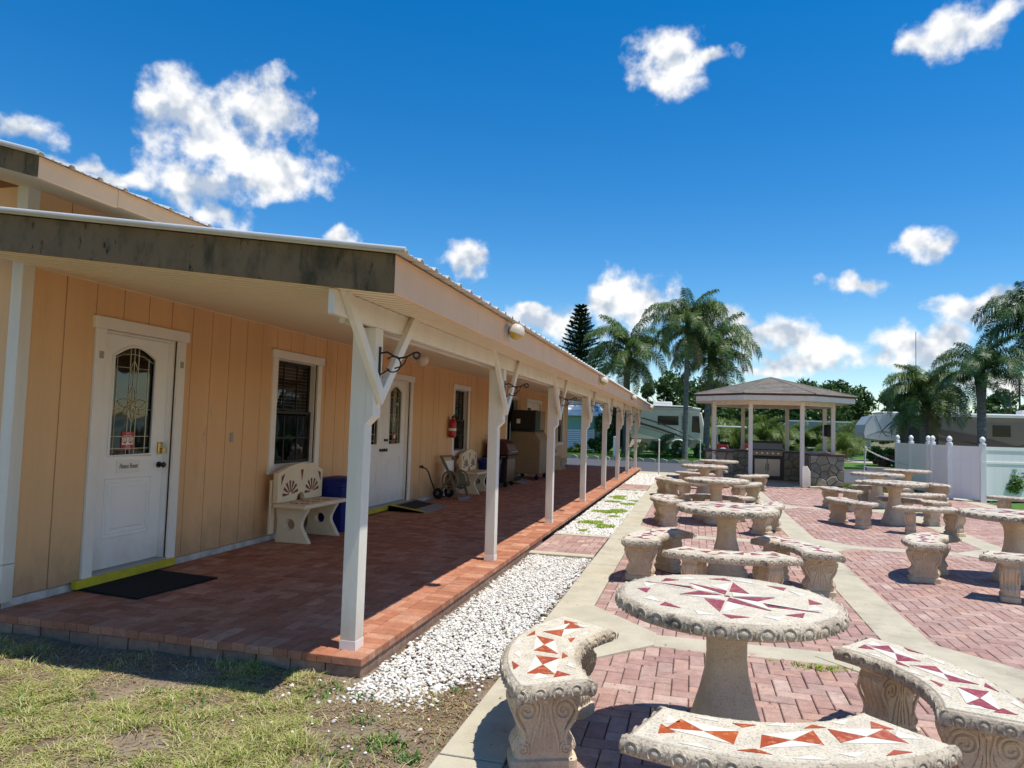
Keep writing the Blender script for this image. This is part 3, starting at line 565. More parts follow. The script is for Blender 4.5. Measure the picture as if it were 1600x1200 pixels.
MB().box(XW - .05, XW + .012, YN - .06, YN + .012, .15, 2.66).build('corner_board', 'siding', bld)
MB().box(-9, XW - .06, YN - .02, YN, 0, 3.3).build('end_wall', 'siding', bld)
MB().tube([(XW + .004, YC + .1, 2.615), (XW + .004, YN, 2.615)], .007, 6).build('soffit_trim', 'soffit', bld)

def casing(o, parent, sill=True, head=.1, w=.1, horn=.03):
    """white board trim round an opening; returns the frame part"""
    a, b, c, d = o; x0, x1 = XW - .02, XW + .026; m = MB()
    m.box(x0, x1, a - w, a, c - (w if sill else 0), d); m.box(x0, x1, b, b + w, c - (w if sill else 0), d)
    m.box(x0, x1 + .012, a - w - horn, b + w + horn, d, d + head)
    if sill: m.box(x0, x1 + .004, a, b, c - w, c)
    return m
def window(o, blind=True, cur=False):
    a, b, c, d = o
    w = casing(o, bld).build('window', 'white_trim', bld, bevel=.004)
    j = MB(); xs = XW - .055
    for q in ((a, a + .012), (b - .012, b)): j.box(XW - .12, XW - .02, q[0], q[1], c, d)
    j.box(XW - .12, XW - .02, a + .012, b - .012, d - .012, d); j.box(XW - .12, XW - .02, a + .012, b - .012, c, c + .012)
    j.build('jamb', 'white_trim', w)
    a2, b2, c2, d2 = a + .012, b - .012, c + .012, d - .012; mid = (c2 + d2) / 2; s = MB(); t = .035
    for (z0, z1, x) in ((c2, mid + .018, xs), (mid - .018, d2, xs - .03)):
        s.box(x - .028, x, a2, a2 + t, z0, z1); s.box(x - .028, x, b2 - t, b2, z0, z1); s.box(x - .028, x, a2 + t, b2 - t, z0, z0 + t); s.box(x - .028, x, a2 + t, b2 - t, z1 - t, z1)
    s.build('sash', 'sash_black', w)
    for (z0, z1, x) in ((c2, mid, xs), (mid, d2, xs - .03)):
        for q in (1, 2): yy = a2 + (b2 - a2) * q / 3; MB().box(x - .022, x - .004, yy - .009, yy + .009, z0 + t, z1 - t).build('muntin', 'sash_black', w)
        zz = (z0 + z1) / 2
        for q in range(3): MB().box(x - .020, x - .006, a2 + t + .001 + (b2 - a2 - 2 * t) * q / 3 + .012, a2 + t + (b2 - a2 - 2 * t) * (q + 1) / 3 - .012, zz - .009, zz + .009).build('muntin', 'sash_black', w)
        MB().box(x - .016, x - .012, a2 + t, b2 - t, z0 + t, z1 - t).build('pane', 'pane', w)
    if blind:
        bm_ = MB(); z = d2 - .05
        while z > c2 + (.03 if blind == 2 else .62):
            sag = .0
            bm_.extr([(XW - .135, a2 + .03, z), (XW - .10, a2 + .03, z + .016), (XW - .10, b2 - .03, z + .016), (XW - .135, b2 - .03, z)], (0, 0, .002)); z -= .042
        bm_.build('blind', 'blind', w)
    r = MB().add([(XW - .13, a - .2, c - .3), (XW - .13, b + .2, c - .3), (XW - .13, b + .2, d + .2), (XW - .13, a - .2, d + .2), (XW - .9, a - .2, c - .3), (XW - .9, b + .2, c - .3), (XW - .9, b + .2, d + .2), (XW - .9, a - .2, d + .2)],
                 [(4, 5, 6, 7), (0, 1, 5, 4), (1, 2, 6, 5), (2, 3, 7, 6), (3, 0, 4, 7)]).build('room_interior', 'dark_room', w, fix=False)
    return w
window(OPEN[1], 2); window(OPEN[3], 1); window(OPEN[4], 0); window(OPEN[6], 0)
# glint of a warped strip behind the near pane
def text(s, size, mat, parent, loc, shear=0, name='lettering', sx=1):
    cu = bpy.data.curves.new(name, 'FONT'); cu.body = s; cu.size = size; cu.shear = shear; cu.align_x = 'CENTER'; cu.align_y = 'CENTER'; cu.extrude = .0006
    t = bpy.data.objects.new(name, cu); COL.objects.link(t); dg = bpy.context.evaluated_depsgraph_get(); me = bpy.data.meshes.new_from_object(t.evaluated_get(dg)); bpy.data.objects.remove(t)
    me.materials.clear(); me.materials.append(MATS[mat]); o = link(name, me, parent); o.matrix_local = Matrix(((0, 0, 1, loc[0]), (sx, 0, 0, loc[1]), (0, 1, 0, loc[2]), (0, 0, 0, 1))); return o
def door_leaf(parent, ya, yb, z0, z1, hand=1, glass=None, fancy=False, xs=XW - .07):
    """white half-lite door: slab with an arched pane over a raised panel"""
    m = MB(); gy0, gy1, gz0, gz1, rise = glass
    m.box(xs - .045, xs, ya, gy0, z0, z1); m.box(xs - .045, xs, gy1, yb, z0, z1); m.box(xs - .045, xs, gy0, gy1, z0, gz0)
    arc = [(gy1 + (gy0 - gy1) * k / 12, gz1 - rise + rise * math.sin(PI * k / 12)) for k in range(13)]
    m.extr([(xs - .045, gy0, z1), (xs - .045, gy1, z1)] + [(xs - .045, a, b) for a, b in arc], (.045, 0, 0))
    d = m.build('door', 'door_white', parent)
    fr = [(gy0, gz0), (gy1, gz0)] + arc; mm = MB()
    P = [(xs + .004, a, b) for a, b in [(gy1, gz0)] + arc + [(gy0, gz0), (gy1, gz0)]]; mm.tube(P, .014, 6); mm.build('glass_moulding', 'door_white', d, smooth=50)
    MB().extr([(xs - .024, a, b) for a, b in [(gy0, gz0), (gy1, gz0)] + arc], (.004, 0, 0)).build('door_pane', 'door_glass', d)
    MB().add([(xs - .12, gy0 - .2, gz0 - .2), (xs - .12, gy1 + .2, gz0 - .2), (xs - .12, gy1 + .2, gz1 + .2), (xs - .12, gy0 - .2, gz1 + .2)], [(0, 1, 2, 3)]).build('room_interior', 'dark_room', d)
    pz0, pz1 = z0 + .26, gz0 - .2; fm_ = MB()
    for q, e in ((0, .010), (.032, .007)):
        a, b, c2, e2 = gy0 - .01 + q, gy1 + .01 - q, pz0 + q, pz1 - q
        fm_.tube([(xs, a, c2), (xs, b, c2), (xs, b, e2), (xs, a, e2), (xs, a, c2)], e, 6)
    fm_.build('door_panel', 'door_white', d, smooth=50)
    MB().cbox(gy0 + .05, gy1 - .05, pz0 + .06, pz1 - .06, 0, .008, .012).xf(Matrix(((0, 0, 1, xs), (1, 0, 0, 0), (0, 1, 0, 0), (0, 0, 0, 1)))).build('door_panel', 'door_white', d)
    # leaded cames
    w, h = gy1 - gy0, gz1 - gz0; c = MB(); X = xs - .018; yy = lambda u: gy0 + w * u; zz = lambda v: gz0 + h * v; r_ = .0042
    def ln(*uv): c.tube([(X, yy(u), zz(v)) for u, v in uv], r_, 5)
    for u, t in ((.13, .9), (.43, .98), (.52, .99), (.62, .98), (.87, .9)): ln((u, 0), (u, t))
    ln((.0, .86), (.25, .915), (.5, .93), (.75, .915), (1, .86))
    for v in (.06, .17): ln((.0, v), (1, v))
    ln((.13, .80), (.44, .80)); ln((.60, .80), (.87, .80)); ln((0, .42), (.3, .42)); ln((.72, .42), (1, .42))
    ln((.52, .87), (.60, .80), (.52, .73), (.44, .80), (.52, .87))
    def petal(a, L0, wd):
        ca, sa = math.cos(a), math.sin(a); pts = []
        for k in range(13):
            t = k / 12; s_ = math.sin(PI * t) * wd; u = L0 * t
            pts.append((.52 + (u * ca - s_ * sa), .46 + (u * sa + s_ * ca) * .52))
        ln(*pts)
    for a, L0, wd in ((90, .34, .07), (90, .34, -.07), (270, .3, .08), (270, .3, -.08), (10, .34, .07), (10, .34, -.07), (170, .34, .07), (170, .34, -.07), (320, .26, .06), (320, .26, -.06), (220, .26, .06), (220, .26, -.06)): petal(R(a), L0, wd)
    c.build('leaded_came', 'came', d)
    return d
def doorway(o, leaves):
    a, b, c, d = o
    f = casing(o, bld, False, .1).build('doorway', 'white_trim', bld, bevel=.004)
    j = MB()
    for q in ((a, a + .02), (b - .02, b)): j.box(XW - .16, XW - .02, q[0], q[1], c, d)
    j.box(XW - .16, XW - .02, a + .02, b - .02, d - .02, d); j.build('jamb', 'door_white', f)
    MB().box(XW - .14, XW + .02, a, b, c, c + .035).build('threshold', 'switch_grey', f, bevel=.006)
    return f
# the fitness room door
f1 = doorway(OPEN[0], 1)
d1 = door_leaf(f1, 4.882, 5.698, .21, 2.218, 1, (5.04, 5.54, 1.17, 2.14, .10))
sg = MB().box(XW - .07, XW - .062, 5.14, 5.41, 1.015, 1.13).build('door_sign', 'white_trim', d1, bevel=.002)
text('Fitness Room', .062, 'ink', d1, (XW - .0605, 5.275, 1.073), .25, sx=.62)
st = MB().box(XW - .0865, XW - .085, 5.20, 5.345, 1.215, 1.375).build('sticker', 'sticker_red', d1)
MB().box(XW - .085, XW - .0845, 5.208, 5.337, 1.262, 1.325).build('sticker_panel', 'white_trim', d1)
for s_, z, sz in (('NO', 1.361, .022), ('SMOKING', 1.338, .022), ('NO', 1.25, .022), ('VAPING', 1.229, .022)): text(s_, sz, 'white_trim', d1, (XW - .0842, 5.272, z), sx=.9)
for yc in (5.238, 5.306):
    pg = MB().ring((XW - .084, yc, 1.297), (1, 0, 0), .021, .0022, 16, 5); pg.bar((XW - .084, yc - .015, 1.312), (XW - .084, yc + .015, 1.282), .003, .003); pg.build('pictogram', 'sticker_red', d1)
    MB().box(XW - .0845, XW - .0835, yc - .016, yc + .016, 1.279, 1.287).build('pictogram', 'ink', d1)
kp = MB().cbox(-.028, .028, -.055, .055, 0, .022, .01).xf(Matrix(((0, 0, 1, XW - .07), (1, 0, 0, 5.645), (0, 1, 0, 1.225), (0, 0, 0, 1)))).build('deadbolt', 'brass', d1)
MB().tube([(XW - .05, 5.645, 1.205), (XW - .015, 5.645, 1.205)], [.018, .024], 12).build('thumb_turn', 'brass', kp, smooth=40)
hk = MB().tube([(XW - .07, 5.645, 1.07), (XW - .055, 5.645, 1.07)], .028, 14); hk.tube([(XW - .055, 5.645, 1.07), (XW - .03, 5.645, 1.07), (XW - .012, 5.645, 1.07), (XW, 5.645, 1.07)], [.012, .014, .028, .02], 12); hk.build('door_knob', 'black_metal', d1, smooth=40)
MB().cbox(4.68, 5.79, -.052, 0.0, .125, .19, .006).xf(Matrix(((0, 1, 0, XW + .06), (1, 0, 0, 0), (0, 0, 1, 0), (0, 0, 0, 1)))).build('yellow_step_strip', 'yellow_paint', f1)
for yc in (4.815, 5.77): MB().box(XW + .026, XW + .029, yc - .022, yc + .022, 1.99, 2.05).build('patch_plate', 'switch_grey', f1)
# double doors
f2 = doorway(OPEN[2], 2)
for ya, yb, g0, g1 in ((9.682, 10.566, 9.88, 10.37), (10.574, 11.458, 10.79, 11.28)):
    dd = door_leaf(f2, ya, yb, .21, 2.218, 1, (g0, g1, 1.17, 2.14, .10))
    if ya > 10:
        for z, r_ in ((1.24, .026), (1.08, .03)):
            MB().tube([(XW - .07, 10.66, z), (XW - .05, 10.66, z), (XW - .02, 10.66, z)], [r_, r_ * .5, r_], 12).build('door_knob', 'black_metal', dd, smooth=40)
        MB().box(XW - .0665, XW - .064, 10.99, 11.08, 1.22, 1.37).build('sticker', 'sticker_red', dd); MB().box(XW - .064, XW - .0635, 11.0, 11.07, 1.265, 1.325).build('sticker_panel', 'white_trim', dd)
    else:
        MB().tube([(XW - .07, 10.5, 1.08), (XW - .05, 10.5, 1.08), (XW - .02, 10.5, 1.08)], [.028, .014, .028], 12).build('door_knob', 'black_metal', dd, smooth=40)
MB().box(XW + .01, XW + .06, 9.5, 11.66, .125, .19).build('yellow_step_strip', 'yellow_paint', f2, bevel=.006)
# far doors: a glazed leaf and a boarded leaf
f3 = doorway(OPEN[5], 2)
dl = MB().box(XW - .115, XW - .07, 20.39, 21.33, .2, 2.24).build('door', 'door_white', f3)
for q in range(3): MB().box(XW - .07, XW - .066, 20.5 + q * .25, 20.72 + q * .25, 1.2, 2.1).build('door_pane', 'dark_glass', dl)
dr = MB().box(XW - .115, XW - .06, 21.34, 22.28, .2, 2.24).build('door', 'white_trim', f3); MB().ball((XW - .03, 21.8, 2.0), .06).build('wall_fixture', 'black_metal', dr)
MB().cbox(-.026, .026, -.05, .05, 0, .012, .005).xf(Matrix(((0, 0, 1, XW), (1, 0, 0, 6.61), (0, 1, 0, 1.32), (0, 0, 0, 1)))).build('switch_plate', 'switch_grey', bld)

# porch roof
zs = lambda x: 2.229 + .1203 * (-1.577 - x)
zt = lambda x: 2.44 + .1275 * (-1.557 - x)
YR0, YR1 = 3.5, 27.5; XE = -1.577
roof = MB().extr([(XW, YR0 + .03, zs(XW) + .06), (XE - .03, YR0 + .03, zs(XE) + .06), (XE - .03, YR0 + .03, zt(XE) - .02), (XW, YR0 + .03, zt(XW) - .02)], (0, YR1 - YR0 - .06, 0)).build('porch_roof', 'siding_back', bld)  # dark underside colour stands in for shade in the soffit grooves
# soffit slats with open joints, running from wall to eave
n_ = 233; pw = (YR1 - YR0 - .05) / n_
sx = MB().extr([(XW, .0, zs(XW)), (XW, pw - .024, zs(XW)), (XW, pw - .024, zs(XW) + .005), (XW, .0, zs(XW) + .005)], (XE - .026 - XW, 0, zs(XE - .026) - zs(XW))).mesh('soffit_slat', 'soffit')
for i in range(n_): link('soffit_slat', sx, roof, (0, YR0 + .026 + i * pw, 0))
for y0, y1 in ((YR0, 5.02), (5.024, 8.66), (8.664, 12.3), (12.304, 15.94), (15.944, 19.6), (19.604, 23.24), (23.244, YR1)):
    MB().box(XE - .024, XE, y0 + (0 if y0 > YR0 else -.0), y1, zs(XE) - .006, zt(XE) - .003).build('fascia_board', 'fascia', roof, bevel=.003)
MB().extr([(XW - .3, YR0 - .001, zs(XW - .3) - .004), (XE - .001, YR0 - .001, zs(XE) - .004), (XE - .001, YR0 - .001, zt(XE) - .004), (XW - .3, YR0 - .001, zt(XW - .3) - .004)], (0, .024, 0)).build('front_fascia', 'fascia_shaded', roof, bevel=.002)
pr = []; y = YR0 - .06; per = .229
while y < YR1 + .06:
    for u, h in ((0, 0), (.015, .02), (.045, .02), (.06, 0), (.1, .0), (.108, .005), (.118, .005), (.126, 0), (.16, 0), (.168, .005), (.178, .005), (.186, 0)): pr.append((y + u, h))
    y += per
def sheet(pr, xa, za, xb, zb, th=.004):
    m = MB(); n = len(pr); vs = [(xa, y, za + h) for y, h in pr] + [(xb, y, zb + h) for y, h in pr] + [(xa, y, za + h - th) for y, h in pr] + [(xb, y, zb + h - th) for y, h in pr]; fs = []
    for i in range(n - 1):
        fs += [(i, i + 1, n + i + 1, n + i), (2 * n + i, 3 * n + i, 3 * n + i + 1, 2 * n + i + 1), (n + i, n + i + 1, 3 * n + i + 1, 3 * n + i), (i, 2 * n + i, 2 * n + i + 1, i + 1)]
    return m.add(vs, fs)
sheet(pr, XW + .02, zt(XW) + .006, XE + .075, zt(XE + .075) + .006).build('roof_sheet', 'roof_metal', roof)
MB().tube([(XW + .02, YR0 - .055, zt(XW) + .018), (XE + .08, YR0 - .055, zt(XE + .08) + .018)], .013, 10).build('rake_trim', 'roof_metal', roof, smooth=60)
# main roof above
XU = -4.05; ZU = 3.15; zu = lambda x: ZU + .28 * (XU - x)
up_ = MB().extr([(XU - .02, YR0 + .03, 3.06), (XU - .02, YR0 + .03, zu(XU) - .015), (-9.5, YR0 + .03, zu(-9.5) - .015), (-9.5, YR0 + .03, zu(-9.5) - .15), (XW - .1, YR0 + .03, zu(XW) - .15)], (0, YR1 - YR0 - .06, 0)).build('main_roof', 'soffit', bld)
for y0, y1, zb in ((YR0, 4.14, 3.015), (4.143, 7.8, 3.03), (7.803, 11.4, 3.03), (11.403, YR1, 3.03)): MB().box(XU - .022, XU, y0, y1, zb, ZU + .002).build('fascia_board', 'fascia', up_, bevel=.003)
MB().extr([(XU - .001, YR0 - .001, 3.015), (XU - .001, YR0 - .001, ZU), (-9.5, YR0 - .001, zu(-9.5)), (-9.5, YR0 - .001, zu(-9.5) - .16)], (0, .024, 0)).build('front_fascia', 'fascia_shaded', up_)
pr2 = [(y_, h_) for y_, h_ in pr]
sheet(pr2, -9.5, zu(-9.5) + .008, XU + .05, zu(XU + .05) + .008).build('roof_sheet', 'roof_metal', up_)
MB().tube([(XU + .05, YR0 - .055, zu(XU + .05) + .02), (-9.5, YR0 - .055, zu(-9.5) + .02)], .013, 10).build('rake_trim', 'roof_metal', up_, smooth=60)
# beam and posts
bm0 = MB().box(-2.0, -1.96, 3.55, 27.0, 2.13, zs(-1.98) - .004)
bm0.build('beam', 'white_paint', bld, bevel=.004)
MB().box(-2.115, -2.075, 3.9, 27.0, 2.13, zs(-2.1) - .004).build('beam', 'white_paint', bld, bevel=.004)
pm1 = MB().box(-.0525, .0525, -.055, .055, 0, 2.018).mesh('post', 'white_paint')
pm1b = MB().extr([(.0525, -.055, 1.40), (.0525, .055, 1.40), (.1075, .055, 1.455), (.1075, -.055, 1.455)], (0, 0, .0001)).add([(.0525, -.055, 1.40), (.0525, .055, 1.40), (.1075, .055, 1.455), (.1075, -.055, 1.455), (.0525, -.055, 2.018), (.0525, .055, 2.018), (.1075, .055, 2.018), (.1075, -.055, 2.018)], [(0, 3, 2, 1), (4, 5, 6, 7), (0, 1, 5, 4), (1, 2, 6, 5), (2, 3, 7, 6), (3, 0, 4, 7)])
pb2 = MB().add([(.0525, -.055, 1.40), (.0525, .055, 1.40), (.1075, .055, 1.455), (.1075, -.055, 1.455), (.0525, -.055, 2.018), (.0525, .055, 2.018), (.1075, .055, 2.018), (.1075, -.055, 2.018)], [(0, 3, 2, 1), (4, 5, 6, 7), (0, 1, 5, 4), (1, 2, 6, 5), (2, 3, 7, 6), (3, 0, 4, 7)]).mesh('post_facing', 'white_paint')
def arm(s):
    m = MB(); a = Vector((.128, 0, 1.57)); b = Vector((.128, s * .53, 2.165)); w = .075
    d = (b - a).normalized(); nrm = Vector((0, -d.z, d.y)) * s
    p = [Vector((.1085, 0, 1.50)), Vector((.1085, 0, 1.50 + .135)), ]
    lo = [Vector((.1085, 0, 1.53)), Vector((.1085, s * .565, 2.165)), Vector((.1085, s * .475, 2.165)), Vector((.1085, 0, 1.635))]
    return m.extr(lo, (.04, 0, 0)).mesh('brace', 'white_paint')
a1, a2 = arm(-1), arm(1)
hkm = MB().bar((.112, 0, 1.70), (.112, 0, 1.90), .022, .012, (1, 0, 0))
def arcp(cx, cz, r_, a0, a1_, k=10): return [(cx + r_ * math.cos(R(a0 + (a1_ - a0) * i / k)), 0, cz + r_ * math.sin(R(a0 + (a1_ - a0) * i / k))) for i in range(k + 1)]
hkm.tube([(.115, 0, 1.86), (.16, 0, 1.868), (.2, 0, 1.845), (.24, 0, 1.83), (.29, 0, 1.84), (.33, 0, 1.865), (.352, 0, 1.87)] + arcp(.352, 1.85, .02, 90, -200), .0065, 7)
hkm.tube([(.115, 0, 1.72)] + [(.118 + .03 * t, 0, 1.72 + .02 * t) for t in (1, 2)] + arcp(.2, 1.79, .05, 210, 500, 14), .005, 6); hkm.tube([(.29, 0, 1.84), (.275, 0, 1.80), (.25, 0, 1.775), (.21, 0, 1.765)], .005, 6)
hkme = hkm.mesh('plant_hook', 'black_metal', 40)
shoe = MB().box(-.0545, .0545, -.057, .057, .0, .055).mesh('post_shoe', 'white_trim')
for i, yp in enumerate((4.155, 7.30, 10.43, 13.70, 16.95, 20.02, 23.1, 26.3)):
    p = link('post', pm1, bld, (-2.0675, yp, PZ + .001), bevel=.004)
    p.rotation_euler = (rnd.uniform(-.004, .004), rnd.uniform(-.003, .003), 0)
    link('post_facing', pb2, p, (0, 0, 0), bevel=.003); link('brace', a1, p, bevel=.003); link('brace', a2, p, bevel=.003); link('post_shoe', shoe, p, (0, 0, 0))
    if i < 6: link('plant_hook', hkme, p, (0, rnd.uniform(-.01, .01), 0), rnd.uniform(-.1, .3))
# lamps: ceiling globe and eave floods
gl = MB().lathe([(.075, 2.475), (.075, 2.455), (.05, 2.45)], 20, (-3.5, 8.75)).build('ceiling_light', 'white_trim', bld, smooth=40)
MB().ball((-3.5, 8.75, 2.375), .088, 20, 12).build('lamp_globe', 'globe', gl, smooth=60)
gl2 = MB().lathe([(.07, 2.475), (.07, 2.45), (.05, 2.445)], 16, (-3.5, 14.6)).build('ceiling_light', 'white_trim', bld, smooth=40)
for yl in (5.85, 12.0, 18.2, 25.6):
    lb = MB().tube([(XE, yl, 2.33), (XE + .02, yl, 2.33)], .075, 18).build('eave_light', 'lamp_body', bld, smooth=40)
    hd = MB(); hd.lathe([(.002, .085), (.03, .08), (.055, .06), (.07, .03), (.073, 0), (.062, 0)], 16).xf(Matrix.Translation((XE + .085, yl, 2.325)) @ Euler((0, R(18), 0)).to_matrix().to_4x4()).build('lamp_hood', 'lamp_body', lb, smooth=50)
    MB().lathe([(.001, -.055), (.03, -.05), (.055, -.03), (.066, 0)], 16).xf(Matrix.Translation((XE + .085, yl, 2.325)) @ Euler((0, R(18), 0)).to_matrix().to_4x4()).build('lamp_lens', 'lamp_lens', lb, smooth=50)
# ------------------------------------------------------------------ cast stone tables and benches
def rim_scrolls(m, path, z, step=.092, rr=.03):
    """egg-and-scroll relief along a closed plan path of (x, y, nx, ny)"""
    n = len(path); seg = [math.dist(path[i][:2], path[(i + 1) % n][:2]) for i in range(n)]; tot = sum(seg); k = max(1, int(tot / step)); st = tot / k; acc = 0; nxt = st / 2; i = 0
    while nxt < tot - 1e-6:
        while acc + seg[i] < nxt: acc += seg[i]; i += 1
        t = (nxt - acc) / seg[i]; a, b = path[i], path[(i + 1) % n]
        x = a[0] + (b[0] - a[0]) * t; y = a[1] + (b[1] - a[1]) * t; N = Vector((a[2] + b[2], a[3] + b[3], 0)).normalized()
        c = Vector((x, y, z)) - N * .001
        nr = (N + Vector((0, 0, .12))).normalized()
        m.ring(c, nr, rr, .0052, 12, 5, R(-40), R(220)); U = Vector((-N.y, N.x, 0)); Zv = Vector((0, 0, 1)); q = []
        for f_, d_ in ((.66, -.001), (.5, .0045), (.22, .007)):
            for h in range(8): q.append(c + (U * math.cos(h * PI / 4) + Zv * math.sin(h * PI / 4) * .9) * rr * f_ + N * d_)
        m.add(q, [(s_ * 8 + h, s_ * 8 + (h + 1) % 8, s_ * 8 + 8 + (h + 1) % 8, s_ * 8 + 8 + h) for s_ in (0, 1) for h in range(8)] + [tuple(range(16, 24))])
        # little dart between two scrolls
        d = c + U * st / 2; m.add([d + U * .008 + N * .002, d - U * .008 + N * .002, d + Vector((0, 0, .022)) + N * .001, d - Vector((0, 0, .024)) - N * .002, d + N * .006], [(0, 2, 4), (2, 1, 4), (1, 3, 4), (3, 0, 4)])
        nxt += st
def tile(parent, pts, z, mat, name='tile', th=.0022):
    if len(pts) == 3:
        a = sum((Vector((*p, 0)) for p in pts), Vector()) / 3
        pts = [tuple(a.xy + (Vector(p) - a.xy) * .97) for p in pts]
    if (pts[1][0] - pts[0][0]) * (pts[2][1] - pts[0][1]) - (pts[1][1] - pts[0][1]) * (pts[2][0] - pts[0][0]) < 0: pts = pts[::-1]
    return MB().extr([(x, y, z) for x, y in pts], (0, 0, th)).build(name, mat, parent, fix=False)
TR, TZ = .525, .742
def ring_path(r, n=72): return [(r * math.cos(2 * PI * i / n), r * math.sin(2 * PI * i / n), math.cos(2 * PI * i / n), math.sin(2 * PI * i / n)) for i in range(n)]
def make_table():
    t = empty('table')
    MB().lathe([(.30, .672), (TR - .05, .672), (TR - .02, .677), (TR - .004, .691), (TR, .708), (TR - .004, .726), (TR - .018, .739), (TR - .03, .743)], 72).build('table_rim', 'cast_rim', t, smooth=35)
    o = t.children[0]; m = MB(); rim_scrolls(m, ring_path(TR - .001), .706); kind(m.build('rim_carving', 'cast_rim', o, smooth=50), 'stuff')
    top = MB().lathe([(TR - .04, .70), (TR - .036, .741), (TR - .042, TZ + .002), (.001, TZ + .002)], 72).build('table_top', 'cast_top', t, smooth=30)
    prof = [(.20, 0), (.20, .05), (.185, .062), (.185, .085), (.170, .10), (.162, .14), (.142, .21), (.116, .30), (.096, .39), (.088, .47), (.089, .54), (.10, .60), (.13, .635), (.18, .655), (.24, .668)]
    MB().lathe(prof, 32, sq=3.2).build('pedestal', 'cast_stone', t, smooth=35)
    z = TZ + .0023
    red = [((-.139, .295), (.033, .115), (0, .03)), ((-.387, .295), (-.146, .206), (-.145, .134)), ((-.255, 0), (-.131, .098), (-.02, .016)), ((-.139, -.07), (-.04, -.11), (-.128, -.35))]
    wht = [((-.145, .285), (-.02, .05), (-.135, .11)), ((-.255, -.012), (-.03, -.004), (-.05, -.085)), ((-.115, -.34), (-.03, -.12), (.03, -.235)), ((-.38, .275), (-.155, .185), (-.16, .12))]
    for T_, mt in ((red, 'tile_red'), (wht, 'tile_white')):
        for P3 in [[(u_ * .9, v_ * .9) for u_, v_ in q_] for q_ in T_]:
            for s_ in (1, -1): tile(t, [(s_ * u_, s_ * v_) for u_, v_ in P3], z, mt)
    for i in range(8):
        b = i * PI / 4 + .6
        for r_, da, mt in ((.395, 0, 'tile_red'), (.40, -.32, 'tile_white')):
            q = b + da; c_, s_ = math.cos(q), math.sin(q); Q = lambda u, v: (u * c_ - v * s_, u * s_ + v * c_)
            tile(t, [Q(r_ - .035, -.05), Q(r_ + .03, -.018), Q(r_ - .018, .065)], z, mt)
    MB().lathe([(.014, TZ), (.014, TZ + .003), (.003, TZ + .003)], 12).build('umbrella_hole_cap', 'black_metal', t)
    return t
RI, RO, HA = .70, 1.08, R(35)
def bench_path(ri, ro, ha, n=16):
    p = []
    for i in range(n + 1): a = -ha + 2 * ha * i / n; p.append((ro * math.cos(a), ro * math.sin(a), math.cos(a), math.sin(a)))
    p.append((ro * math.cos(ha) * .9 + ri * math.cos(ha) * .1, ro * math.sin(ha) * .9 + ri * math.sin(ha) * .1, -math.sin(ha), math.cos(ha)))
    p.append((ro * math.cos(ha) * .1 + ri * math.cos(ha) * .9, ro * math.sin(ha) * .1 + ri * math.sin(ha) * .9, -math.sin(ha), math.cos(ha)))
    for i in range(n + 1): a = ha - 2 * ha * i / n; p.append((ri * math.cos(a), ri * math.sin(a), -math.cos(a), -math.sin(a)))
    p.append((ro * math.cos(ha) * .1 + ri * math.cos(ha) * .9, -(ro * math.sin(ha) * .1 + ri * math.sin(ha) * .9), -math.sin(ha), -math.cos(ha)))
    p.append((ro * math.cos(ha) * .9 + ri * math.cos(ha) * .1, -(ro * math.sin(ha) * .9 + ri * math.sin(ha) * .1), -math.sin(ha), -math.cos(ha)))
    return p
def loop_solid(path, prof, name, mat, parent, smooth=35):
    """closed plan loop swept with an (inset, z) profile"""
    n = len(path); vs = []; fs = []
    for ins, z in prof: vs += [(x - nx_ * ins, y - ny_ * ins, z) for x, y, nx_, ny_ in path]
    for j in range(len(prof) - 1): fs += [(j * n + i, j * n + (i + 1) % n, (j + 1) * n + (i + 1) % n, (j + 1) * n + i) for i in range(n)]
    fs += [tuple(range(n - 1, -1, -1)), tuple(range((len(prof) - 1) * n, len(prof) * n))]
    return MB().add(vs, fs).build(name, mat, parent, smooth=smooth)
def spiral(cx, cz, r0_, r1_, turns, a0, y, s=1, n=26): return [(cx + s * (r0_ + (r1_ - r0_) * i / n) * math.cos(a0 + turns * 2 * PI * i / n), y, cz + (r0_ + (r1_ - r0_) * i / n) * math.sin(a0 + turns * 2 * PI * i / n)) for i in range(n + 1)]
def leg_mesh():
    """urn-shaped carved support, broad along local x"""
    pr = [(.150, 0), (.150, .048), (.132, .056), (.128, .075), (.138, .10), (.130, .125), (.108, .15), (.104, .18), (.118, .215), (.142, .255), (.156, .29), (.156, .318), (.140, .338), (.150, .350), (.150, .358)]
    m = MB(); vs = []; fs = []; T = .072
    th = [T + .008 if i < 2 else (T if i > 12 else T - .004) for i in range(len(pr))]
    for (w, z), t in zip(pr, th):
        c = .018
        vs += [(w - c, -t, z), (w, -t + c, z), (w + .004, 0, z), (w, t - c, z), (w - c, t, z), (-w + c, t, z), (-w, t - c, z), (-w - .004, 0, z), (-w, -t + c, z), (-w + c, -t, z)]
    n = 10
    for j in range(len(pr) - 1): fs += [(j * n + i, j * n + (i + 1) % n, (j + 1) * n + (i + 1) % n, (j + 1) * n + i) for i in range(n)]
    fs += [tuple(range(n - 1, -1, -1)), tuple(range((len(pr) - 1) * n, len(pr) * n))]
    m.add(vs, fs)
    return m.mesh('leg', 'cast_stone', 40)
